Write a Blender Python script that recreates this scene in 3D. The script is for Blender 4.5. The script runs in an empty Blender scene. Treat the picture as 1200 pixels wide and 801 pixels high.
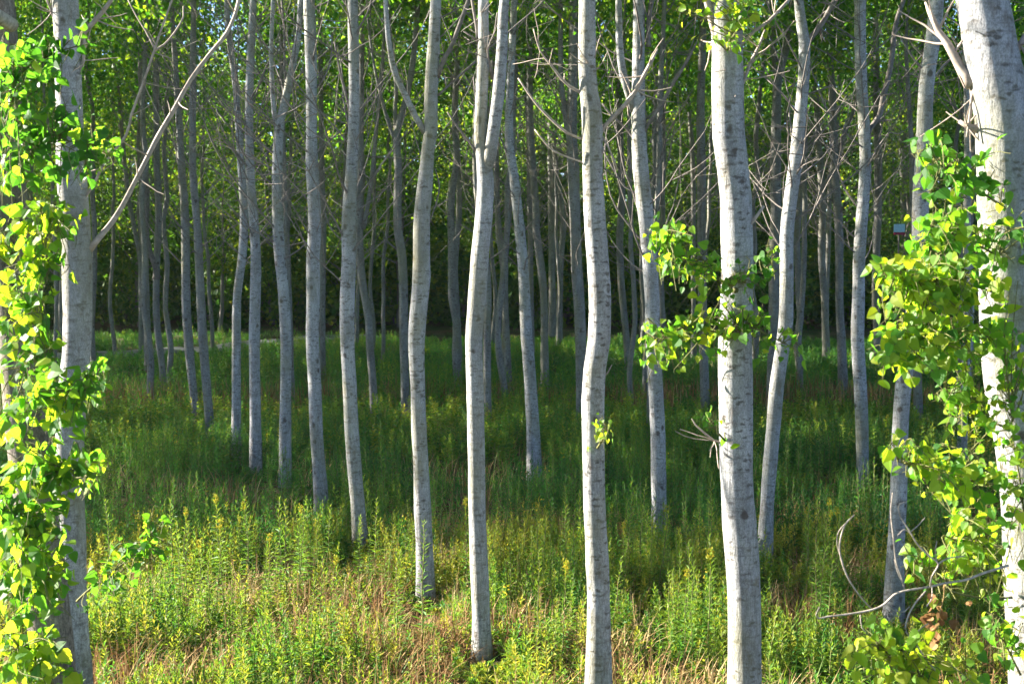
import bpy, math, random
import numpy as np
from mathutils import Vector

random.seed(7)
rng = np.random.default_rng(7)
S = bpy.context.scene
COL = S.collection

# ------------------------------------------------------------------ camera frame (photo is 1200 x 801)
F = 1667.0
CAM = np.array([0.0, 0.0, 3.3])
PIT = math.atan2(130.5, F)
FW = np.array([0, math.cos(PIT), -math.sin(PIT)])
UP = np.array([0, math.sin(PIT), math.cos(PIT)])
RT = np.array([1.0, 0, 0])

def ray(x, y):
    return FW + RT * ((x - 600) / F) - UP * ((y - 400.5) / F)

def at(x, y, Y):
    d = ray(x, y)
    return CAM + d * (Y / d[1])

def depth_of(y):
    """distance of the flat ground seen at image row y"""
    d = ray(600, y)
    return -CAM[2] / d[2] * d[1]

def gz(x, y):
    return 0.05 * math.sin(x * 0.7 + 1.3) * math.cos(y * 0.55) + 0.03 * math.sin(x * 1.9 + y * 1.3)

# ------------------------------------------------------------------ mesh helpers
class MB:
    def __init__(s):
        s.v = []; s.q = []; s.t = []; s.tint = []; s.n = 0
    def add(s, v, quads=None, tris=None, tint=0.5):
        v = np.asarray(v, dtype=np.float32).reshape(-1, 3)
        if quads is not None and len(quads): s.q.append(np.asarray(quads, dtype=np.int32).reshape(-1, 4) + s.n)
        if tris is not None and len(tris): s.t.append(np.asarray(tris, dtype=np.int32).reshape(-1, 3) + s.n)
        t = np.broadcast_to(np.asarray(tint, dtype=np.float32), (len(v),))
        s.tint.append(t); s.v.append(v); s.n += len(v)
    def mesh(s, name, mat, smooth=True, origin=(0, 0, 0)):
        me = bpy.data.meshes.new(name)
        v = np.concatenate(s.v) - np.array(origin, dtype=np.float32)
        q = np.concatenate(s.q) if s.q else np.zeros((0, 4), np.int32)
        t = np.concatenate(s.t) if s.t else np.zeros((0, 3), np.int32)
        me.vertices.add(len(v)); me.vertices.foreach_set('co', v.ravel())
        nl = q.size + t.size
        me.loops.add(nl)
        me.loops.foreach_set('vertex_index', np.concatenate([q.ravel(), t.ravel()]).astype(np.int32))
        me.polygons.add(len(q) + len(t))
        ls = np.concatenate([np.arange(len(q)) * 4, q.size + np.arange(len(t)) * 3]).astype(np.int32)
        me.polygons.foreach_set('loop_start', ls)
        me.polygons.foreach_set('use_smooth', np.full(len(q) + len(t), smooth, dtype=bool))
        me.update(calc_edges=True)
        a = me.attributes.new('tint', 'FLOAT', 'POINT')
        a.data.foreach_set('value', np.concatenate(s.tint).astype(np.float32))
        me.materials.append(mat)
        return me
    def obj(s, name, mat, parent=None, smooth=True, origin=(0, 0, 0)):
        o = bpy.data.objects.new(name, s.mesh(name, mat, smooth, origin))
        COL.objects.link(o)
        o.parent = parent
        return o

def empty(name, loc):
    o = bpy.data.objects.new(name, None); COL.objects.link(o)
    o.location = loc; o.empty_display_size = 0.2
    return o

def tag(o, label=None, cat=None, group=None, kind=None):
    if label: o['label'] = label
    if cat: o['category'] = cat
    if group: o['group'] = group
    if kind: o['kind'] = kind
    return o

def copy_tree(o, parent=None):
    c = o.copy(); COL.objects.link(c); c.parent = parent
    for ch in list(o.children):
        copy_tree(ch, c)
    return c

def catmull(P, step):
    P = np.asarray(P, float)
    if len(P) == 2:
        n = max(2, int(np.linalg.norm(P[1][:3] - P[0][:3]) / step) + 1)
        u = np.linspace(0, 1, n)[:, None]
        return P[0] * (1 - u) + P[1] * u
    Q = np.vstack([2 * P[0] - P[1], P, 2 * P[-1] - P[-2]])
    out = []
    for i in range(1, len(Q) - 2):
        a, b, c, d = Q[i - 1], Q[i], Q[i + 1], Q[i + 2]
        n = max(1, int(np.linalg.norm(c[:3] - b[:3]) / step))
        for k in range(n):
            u = k / n
            out.append(0.5 * ((2 * b) + (-a + c) * u + (2 * a - 5 * b + 4 * c - d) * u * u + (-a + 3 * b - 3 * c + d) * u ** 3))
    out.append(Q[-2])
    return np.array(out)

def tube(mb, pts, rad, sides=8, rough=0.0, tint=0.5, cap=True, seed=0):
    pts = np.asarray(pts, float); n = len(pts)
    rad = np.broadcast_to(np.asarray(rad, float), (n,))
    T = np.gradient(pts, axis=0); T /= np.linalg.norm(T, axis=1)[:, None] + 1e-9
    ref = np.array([0.0, 1.0, 0.05]) if abs(T[0][1]) < 0.9 else np.array([1.0, 0, 0])
    A = np.cross(T, ref); A /= np.linalg.norm(A, axis=1)[:, None] + 1e-9
    B = np.cross(T, A)
    th = np.arange(sides) / sides * 2 * math.pi
    R = np.repeat(rad[:, None], sides, 1)
    if rough > 0:
        g = np.random.default_rng(seed)
        L = np.concatenate([[0], np.cumsum(np.linalg.norm(np.diff(pts, axis=0), axis=1))])
        m = np.zeros((n, sides))
        for k in range(7):
            f = g.uniform(1.0, 9.0); ph = g.uniform(0, 6.28); ka = g.integers(0, 4); pa = g.uniform(0, 6.28)
            m += np.sin(f * L[:, None] + ph + ka * th[None, :] + pa) / 7 ** 0.5
        m += g.normal(0, 0.35, (n, sides))
        if rough < 0.03:
            for h in np.arange(0.2, L[-1], 0.45):
                hh = h + g.uniform(-0.2, 0.2); ca = g.uniform(0, 6.28)
                m += g.uniform(1.0, 3.6) * np.exp(-((L[:, None] - hh) / g.uniform(0.03, 0.07)) ** 2) * (0.35 + 0.65 * np.exp(2 * (np.cos(th[None] - ca) - 1)))
        R = R * (1 + rough * m)
    V = pts[:, None, :] + R[..., None] * (np.cos(th)[None, :, None] * A[:, None, :] + np.sin(th)[None, :, None] * B[:, None, :])
    V = V.reshape(-1, 3)
    i = np.arange(n - 1)[:, None] * sides; j = np.arange(sides)[None, :]; j2 = (j + 1) % sides
    q = np.stack([i + j, i + j2, i + sides + j2, i + sides + j], -1).reshape(-1, 4)
    tr = []
    if cap:
        V = np.vstack([V, pts[0], pts[-1]])
        for k in range(sides):
            tr.append((n * sides, (k + 1) % sides, k))
            tr.append((n * sides + 1, (n - 1) * sides + k, (n - 1) * sides + (k + 1) % sides))
    mb.add(V, q, tr, tint)

def norm(a):
    return a / (np.linalg.norm(a, axis=-1, keepdims=True) + 1e-9)

def quads_leaf(mb, base, d, nrm, length, width, tint, fold=0.15):
    """N narrow leaves, each one folded diamond"""
    base = np.asarray(base, float); N = len(base)
    d = norm(d); side = norm(np.cross(d, nrm)); up = norm(np.cross(side, d))
    L = np.broadcast_to(length, (N,))[:, None]; W = np.broadcast_to(width, (N,))[:, None]
    mid = base + d * L * 0.45
    v = np.stack([base, mid + side * W * 0.5 + up * W * fold, base + d * L - up * L * 0.06, mid - side * W * 0.5 + up * W * fold], 1)
    q = np.arange(N * 4).reshape(N, 4)
    mb.add(v.reshape(-1, 3), q, None, np.repeat(np.broadcast_to(tint, (N,)), 4))

# broad poplar leaf: outline with a midrib fold
LEAF = np.array([(0, 0), (0.30, -0.04), (0.50, 0.14), (0.48, 0.36), (0.30, 0.66), (0.10, 0.88), (0, 1.0)])
def broad_leaf(mb, base, d, nrm, size, tint, curl):
    N = len(base); d = norm(d); side = norm(np.cross(d, nrm)); up = norm(np.cross(side, d))
    size = np.asarray(size)[:, None]
    vs = []
    for (x, y) in [(0, 0), (0, 0.35), (0, 0.7), (0, 1.0)]:
        vs.append(base + size * (d * y - up * (curl[:, None] * y * y * 0.35)))
    for sg in (1, -1):
        for (x, y) in LEAF[1:6]:
            vs.append(base + size * (d * y + side * x * sg + up * (0.28 * x - curl[:, None] * y * y * 0.35)))
    v = np.stack(vs, 1)                                    # 0..3 midrib, 4..8 right, 9..13 left
    tq = []; tt = []
    for o, f in ((4, 0), (9, 1)):
        fs = [(0, o, o + 1), (2, o + 3, o + 4), (2, o + 4, 3)]
        qs = [(0, o + 1, o + 2, 1), (1, o + 2, o + 3, 2)]
        if f: fs = [t[::-1] for t in fs]; qs = [t[::-1] for t in qs]
        tt += fs; tq += qs
    off = (np.arange(N) * 14)[:, None, None]
    mb.add(v.reshape(-1, 3), (np.array(tq)[None] + off).reshape(-1, 4), (np.array(tt)[None] + off).reshape(-1, 3), np.repeat(tint, 14))

# ------------------------------------------------------------------ materials
def newmat(name):
    m = bpy.data.materials.new(name); m.use_nodes = True
    nt = m.node_tree; nt.nodes.clear()
    out = nt.nodes.new('ShaderNodeOutputMaterial')
    return m, nt, out

def nd(nt, t, **k):
    n = nt.nodes.new(t)
    for a, b in k.items(): setattr(n, a, b)
    return n

def ramp(nt, fac, stops, interp='LINEAR'):
    r = nd(nt, 'ShaderNodeValToRGB'); r.color_ramp.interpolation = interp
    e = r.color_ramp.elements
    while len(e) < len(stops): e.new(0.5)
    for k, (p, c) in enumerate(stops):
        e[k].position = p; e[k].color = (c[0], c[1], c[2], 1) if not isinstance(c, (int, float)) else (c, c, c, 1)
    nt.links.new(fac, r.inputs[0])
    return r.outputs[0]

def mix(nt, fac, a, b, mode='MIX'):
    m = nd(nt, 'ShaderNodeMix', data_type='RGBA', blend_type=mode)
    for s, v in ((m.inputs[0], fac), (m.inputs[6], a), (m.inputs[7], b)):
        if hasattr(v, 'is_output'): nt.links.new(v, s)
        elif isinstance(v, (int, float)): s.default_value = v
        else: s.default_value = (*v, 1)
    return m.outputs[2]

def leaf_mat(name, stops, tstops, trans=0.45, rough=0.5, spec=0.25):
    m, nt, out = newmat(name)
    a = nd(nt, 'ShaderNodeAttribute', attribute_name='tint')
    oi = nd(nt, 'ShaderNodeObjectInfo')
    ad = nd(nt, 'ShaderNodeMath', operation='MULTIPLY_ADD')
    nt.links.new(oi.outputs['Random'], ad.inputs[0]); ad.inputs[1].default_value = 0.12
    nt.links.new(a.outputs['Fac'], ad.inputs[2])
    c = ramp(nt, ad.outputs[0], stops); tc = ramp(nt, ad.outputs[0], tstops)
    p = nd(nt, 'ShaderNodeBsdfPrincipled'); p.inputs['Roughness'].default_value = rough
    p.inputs['Specular IOR Level'].default_value = spec
    nt.links.new(c, p.inputs['Base Color'])
    t = nd(nt, 'ShaderNodeBsdfTranslucent'); nt.links.new(tc, t.inputs['Color'])
    mx = nd(nt, 'ShaderNodeMixShader'); mx.inputs[0].default_value = trans
    nt.links.new(p.outputs[0], mx.inputs[1]); nt.links.new(t.outputs[0], mx.inputs[2])
    nt.links.new(mx.outputs[0], out.inputs[0])
    return m

def bark_mat(name, light, dark, fiss=0.5, scar=1.0, algae=0.45):
    m, nt, out = newmat(name); L = nt.links.new
    tc = nd(nt, 'ShaderNodeTexCoord'); oi = nd(nt, 'ShaderNodeObjectInfo')
    sh = nd(nt, 'ShaderNodeVectorMath', operation='SCALE'); sh.inputs[0].default_value = (13.1, 7.7, 9.3)
    L(oi.outputs['Random'], sh.inputs['Scale'])
    co = nd(nt, 'ShaderNodeVectorMath', operation='ADD'); L(tc.outputs['Object'], co.inputs[0]); L(sh.outputs[0], co.inputs[1])
    def sc(v):
        k = nd(nt, 'ShaderNodeVectorMath', operation='MULTIPLY'); k.inputs[1].default_value = v; L(co.outputs[0], k.inputs[0]); return k.outputs[0]
    def noise(v, s=1.0, d=4, r=0.55):
        k = nd(nt, 'ShaderNodeTexNoise'); k.inputs['Scale'].default_value = s; k.inputs['Detail'].default_value = d; k.inputs['Roughness'].default_value = r
        L(sc(v), k.inputs['Vector']); return k.outputs['Fac']
    wn = nd(nt, 'ShaderNodeTexNoise'); wn.inputs['Scale'].default_value = 24; wn.inputs['Detail'].default_value = 3
    L(co.outputs[0], wn.inputs['Vector'])
    ws = nd(nt, 'ShaderNodeVectorMath', operation='MULTIPLY_ADD'); L(wn.outputs['Color'], ws.inputs[0]); ws.inputs[1].default_value = (0.05, 0.05, 0.045); L(co.outputs[0], ws.inputs[2])
    def vor(v, rnd=1.0):
        k = nd(nt, 'ShaderNodeTexVoronoi'); k.inputs['Scale'].default_value = 1.0; k.inputs['Randomness'].default_value = rnd
        
        q = nd(nt, 'ShaderNodeVectorMath', operation='MULTIPLY'); q.inputs[1].default_value = v; L(ws.outputs[0], q.inputs[0])
        L(q.outputs[0], k.inputs['Vector']); return k.outputs['Distance']
    base = ramp(nt, noise((7, 7, 3.0), 1, 5), [(0.3, dark), (0.68, light)])
    # fine vertical fissures of the older bark
    fz = ramp(nt, noise((58, 58, 15), 1, 6, 0.72), [(0.34, 0.0), (0.58, 1.0)])
    sx = nd(nt, 'ShaderNodeSeparateXYZ'); L(tc.outputs['Object'], sx.inputs[0])
    ft = nd(nt, 'ShaderNodeMapRange'); L(sx.outputs['Z'], ft.inputs['Value'])
    for k, v in (('From Min', 0.0), ('From Max', 2.2), ('To Min', min(1, fiss + 0.45)), ('To Max', fiss)): ft.inputs[k].default_value = v
    base = mix(nt, ft.outputs[0], base, mix(nt, 1.0, base, mix(nt, 0.25, fz, (1, 1, 1)), 'MULTIPLY'))
    # short horizontal lenticels
    lt = ramp(nt, vor((14, 14, 34)), [(0.17, 1.0), (0.38, 0.0)])
    lg = ramp(nt, noise((5, 5, 5), 1, 2), [(0.37, 0.0), (0.50, 1.0)])
    lf = mix(nt, 1.0, lt, lg, 'MULTIPLY')
    lt2 = ramp(nt, vor((6, 6, 19)), [(0.10, 1.0), (0.27, 0.0)])
    lf = mix(nt, 1.0, lf, lt2, 'LIGHTEN')
    mr = nd(nt, 'ShaderNodeMapRange'); L(oi.outputs['Random'], mr.inputs['Value']); mr.inputs['To Min'].default_value = 0.5; mr.inputs['To Max'].default_value = 0.85
    base = mix(nt, mix(nt, 1.0, lf, mr.outputs[0], 'MULTIPLY'), base, (0.085, 0.072, 0.06))
    # brown weathered blotches
    bl = ramp(nt, noise((9, 9, 5), 1, 6, 0.7), [(0.56, 0.0), (0.68, 1.0)])
    base = mix(nt, mix(nt, 1.0, bl, (0.7, 0.7, 0.7), 'MULTIPLY'), base, (0.17, 0.14, 0.11))
    # thin wavy rings
    rg = ramp(nt, noise((4, 4, 42), 1, 4, 0.65), [(0.54, 0.0), (0.68, 1.0)])
    base = mix(nt, mix(nt, 1.0, rg, (0.5, 0.5, 0.5), 'MULTIPLY'), base, (0.16, 0.145, 0.125))
    # fine grain
    gr = ramp(nt, noise((130, 130, 90), 1, 4, 0.7), [(0.34, 0.55), (0.6, 1.0)])
    base = mix(nt, 1.0, base, gr, 'MULTIPLY')
    # branch scars
    sv = ramp(nt, vor((6.5, 6.5, 4.6)), [(0.09, 1.0), (0.17, 0.0)])
    base = mix(nt, mix(nt, 1.0, sv, (scar * 0.85,) * 3, 'MULTIPLY'), base, (0.07, 0.055, 0.045))
    # algae and lichen
    al = ramp(nt, noise((2.6, 2.6, 1.1), 1, 6, 0.65), [(0.46, 0.0), (0.64, 1.0)])
    base = mix(nt, mix(nt, 1.0, al, (algae,) * 3, 'MULTIPLY'), base, (0.20, 0.19, 0.10))
    p = nd(nt, 'ShaderNodeBsdfPrincipled'); p.inputs['Roughness'].default_value = 0.85; p.inputs['Specular IOR Level'].default_value = 0.2
    L(base, p.inputs['Base Color'])
    h = mix(nt, 0.5, fz, mix(nt, 1.0, lf, sv, 'ADD'), 'SUBTRACT')
    b = nd(nt, 'ShaderNodeBump'); b.inputs['Strength'].default_value = 0.55; b.inputs['Distance'].default_value = 0.008
    L(h, b.inputs['Height']); L(b.outputs[0], p.inputs['Normal'])
    L(p.outputs[0], out.inputs[0])
    return m

def plain(name, col, var=0.3, scale=20, rough=0.8):
    m, nt, out = newmat(name)
    tc = nd(nt, 'ShaderNodeTexCoord')
    n = nd(nt, 'ShaderNodeTexNoise'); n.inputs['Scale'].default_value = scale; n.inputs['Detail'].default_value = 4
    nt.links.new(tc.outputs['Object'], n.inputs['Vector'])
    c = ramp(nt, n.outputs['Fac'], [(0.3, [x * (1 - var) for x in col]), (0.7, [min(1, x * (1 + var)) for x in col])])
    p = nd(nt, 'ShaderNodeBsdfPrincipled'); p.inputs['Roughness'].default_value = rough; p.inputs['Specular IOR Level'].default_value = 0.2
    nt.links.new(c, p.inputs['Base Color']); nt.links.new(p.outputs[0], out.inputs[0])
    return m

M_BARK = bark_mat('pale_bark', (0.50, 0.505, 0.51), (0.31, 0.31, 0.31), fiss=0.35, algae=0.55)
M_BARK_OLD = bark_mat('thick_bark', (0.50, 0.505, 0.51), (0.30, 0.30, 0.295), fiss=0.4, algae=0.55)
M_BARK_SHAGGY = bark_mat('shaggy_brown_bark', (0.38, 0.33, 0.27), (0.17, 0.135, 0.10), fiss=0.85, algae=0.6)
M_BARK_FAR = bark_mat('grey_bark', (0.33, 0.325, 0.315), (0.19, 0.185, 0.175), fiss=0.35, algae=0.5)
M_BRANCH = plain('dead_branch', (0.16, 0.14, 0.125), 0.35, 30)
M_BRANCH_PALE = plain('pale_branch', (0.34, 0.28, 0.23), 0.3, 30)
M_STEM = plain('green_stem', (0.13, 0.13, 0.045), 0.4, 30)
M_CUT = plain('weathered_wood', (0.36, 0.31, 0.25), 0.4, 40)

G_P = [(0.0, (0.018, 0.07, 0.014)), (0.45, (0.04, 0.135, 0.018)), (0.8, (0.11, 0.21, 0.02)), (1.0, (0.22, 0.26, 0.025))]
G_T = [(0.0, (0.06, 0.24, 0.015)), (0.45, (0.17, 0.46, 0.02)), (0.8, (0.46, 0.66, 0.02)), (1.0, (0.66, 0.74, 0.03))]
M_LEAF = leaf_mat('poplar_leaf', G_P, G_T, 0.55, 0.5, 0.28)
M_CROWN = leaf_mat('crown_leaf', G_P, G_T, 0.45, 0.5, 0.25)
M_WOOD = leaf_mat('wood_leaf', [(0.0, (0.02, 0.065, 0.014)), (0.5, (0.04, 0.12, 0.02)), (1.0, (0.12, 0.20, 0.02))],
                  [(0.0, (0.06, 0.2, 0.02)), (0.5, (0.18, 0.40, 0.02)), (1.0, (0.55, 0.62, 0.03))], 0.4, 0.5, 0.25)
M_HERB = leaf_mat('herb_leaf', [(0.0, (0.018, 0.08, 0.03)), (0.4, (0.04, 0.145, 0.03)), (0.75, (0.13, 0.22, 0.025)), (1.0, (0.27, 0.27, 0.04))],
                  [(0.0, (0.05, 0.22, 0.04)), (0.4, (0.12, 0.38, 0.03)), (0.75, (0.36, 0.5, 0.03)), (1.0, (0.62, 0.56, 0.05))], 0.35, 0.55, 0.2)
M_DRY = leaf_mat('dry_stalk', [(0.0, (0.15, 0.06, 0.025)), (0.5, (0.33, 0.21, 0.09)), (1.0, (0.50, 0.40, 0.20))],
                 [(0.0, (0.16, 0.07, 0.03)), (0.5, (0.36, 0.24, 0.10)), (1.0, (0.5, 0.4, 0.22))], 0.25, 0.7, 0.1)
M_FLOWER = leaf_mat('yellow_flower', [(0.0, (0.20, 0.24, 0.03)), (1.0, (0.50, 0.40, 0.03))], [(0.0, (0.45, 0.4, 0.04)), (1.0, (0.7, 0.5, 0.04))], 0.3, 0.6, 0.1)

# ------------------------------------------------------------------ world, sun, camera
SUN_EL, SUN_AHEAD = math.radians(24), math.radians(17)
w = bpy.data.worlds.new('World'); S.world = w; w.use_nodes = True
nt = w.node_tree; bg = nt.nodes['Background']
sk = nt.nodes.new('ShaderNodeTexSky'); sk.sky_type = 'NISHITA'; sk.sun_disc = False
sk.air_density = 0.55; sk.dust_density = 0.4; sk.ozone_density = 3.0
sk.sun_elevation = SUN_EL; sk.sun_rotation = -(math.pi / 2 - SUN_AHEAD)
nt.links.new(sk.outputs[0], bg.inputs[0]); bg.inputs[1].default_value = 0.05
sl = bpy.data.lights.new('sun', 'SUN'); sl.energy = 5.0; sl.angle = math.radians(0.55); sl.color = (1.0, 0.92, 0.80)
so = bpy.data.objects.new('sun', sl); COL.objects.link(so)
sd = Vector((-math.cos(SUN_EL) * math.cos(SUN_AHEAD), math.cos(SUN_EL) * math.sin(SUN_AHEAD), math.sin(SUN_EL)))
so.rotation_euler = sd.to_track_quat('Z', 'Y').to_euler(); so.location = sd * 60
cd = bpy.data.cameras.new('camera'); cam = bpy.data.objects.new('camera', cd); COL.objects.link(cam); S.camera = cam
cam.location = CAM; cam.rotation_euler = (math.pi / 2 - PIT, 0, 0)
cd.lens = F / 1200 * 36; cd.sensor_width = 36; cd.clip_end = 600
cd.dof.use_dof = True; cd.dof.focus_distance = 11.5; cd.dof.aperture_fstop = 5.6
S.view_settings.view_transform = 'Standard'; S.view_settings.look = 'None'; S.view_settings.exposure = 2.85; S.view_settings.gamma = 1
try: S.view_settings.use_curve_mapping = False
except Exception: pass
S.cycles.max_bounces = 7; S.cycles.diffuse_bounces = 4; S.cycles.transmission_bounces = 5; S.cycles.glossy_bounces = 2
S.cycles.sample_clamp_indirect = 6

# ------------------------------------------------------------------ ground
def ground_sheet():
    xs = np.concatenate([np.linspace(-160, -32, 14), np.linspace(-30, 30, 121), np.linspace(32, 160, 14)])
    ys = np.concatenate([np.linspace(-40, 3, 10), np.linspace(4, 66, 125), np.linspace(70, 260, 16)])
    X, Y = np.meshgrid(xs, ys)
    Z = 0.05 * np.sin(X * 0.7 + 1.3) * np.cos(Y * 0.55) + 0.03 * np.sin(X * 1.9 + Y * 1.3)
    n, m = X.shape
    i = np.arange(n - 1)[:, None] * m + np.arange(m - 1)[None]
    q = np.stack([i, i + 1, i + m + 1, i + m], -1).reshape(-1, 4)
    mt, nt, out = newmat('soil_and_litter'); L = nt.links.new
    tc = nd(nt, 'ShaderNodeTexCoord')
    def noi(s, d=5):
        k = nd(nt, 'ShaderNodeTexNoise'); k.inputs['Scale'].default_value = s; k.inputs['Detail'].default_value = d
        L(tc.outputs['Object'], k.inputs['Vector']); return k.outputs['Fac']
    c = ramp(nt, noi(14, 8), [(0.3, (0.045, 0.035, 0.02)), (0.7, (0.14, 0.10, 0.06))])
    c = mix(nt, ramp(nt, noi(0.5), [(0.42, 0.0), (0.6, 1.0)]), c, (0.04, 0.07, 0.02))
    p = nd(nt, 'ShaderNodeBsdfPrincipled'); p.inputs['Roughness'].default_value = 0.95; p.inputs['Specular IOR Level'].default_value = 0.1
    L(c, p.inputs['Base Color'])
    b = nd(nt, 'ShaderNodeBump'); b.inputs['Distance'].default_value = 0.03; L(noi(30, 8), b.inputs['Height']); L(b.outputs[0], p.inputs['Normal'])
    L(p.outputs[0], out.inputs[0])
    mb = MB(); mb.add(np.stack([X, Y, Z], -1).reshape(-1, 3), q)
    tag(mb.obj('ground', mt), kind='structure')
ground_sheet()

def path_strip():
    mb = MB(); c = []
    for (x, y) in [(40, 421), (120, 416), (250, 407), (380, 396), (440, 393)]:
        Y = depth_of(y); p = at(x, y, Y); c.append((p[0], p[1]))
    c = catmull(np.array([(a, b, 0) for a, b in c]), 0.7)
    T = norm(np.gradient(c, axis=0)); Nn = np.stack([-T[:, 1], T[:, 0], T[:, 2]], 1)
    rows = []
    for s, dz in ((-0.9, 0.0), (-0.45, 0.05), (0, 0.06), (0.45, 0.05), (0.9, 0.0)):
        p = c + Nn * s
        p[:, 2] = [gz(a, b) + 0.02 + dz for a, b, _ in p]
        rows.append(p)
    V = np.stack(rows, 1); n = len(c)
    i = np.arange(n - 1)[:, None] * 5 + np.arange(4)[None]
    mb.add(V.reshape(-1, 3), np.stack([i, i + 1, i + 6, i + 5], -1).reshape(-1, 4))
    tag(mb.obj('path', plain('gravel_path', (0.14, 0.145, 0.15), 0.5, 3)), kind='structure')
path_strip()

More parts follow.
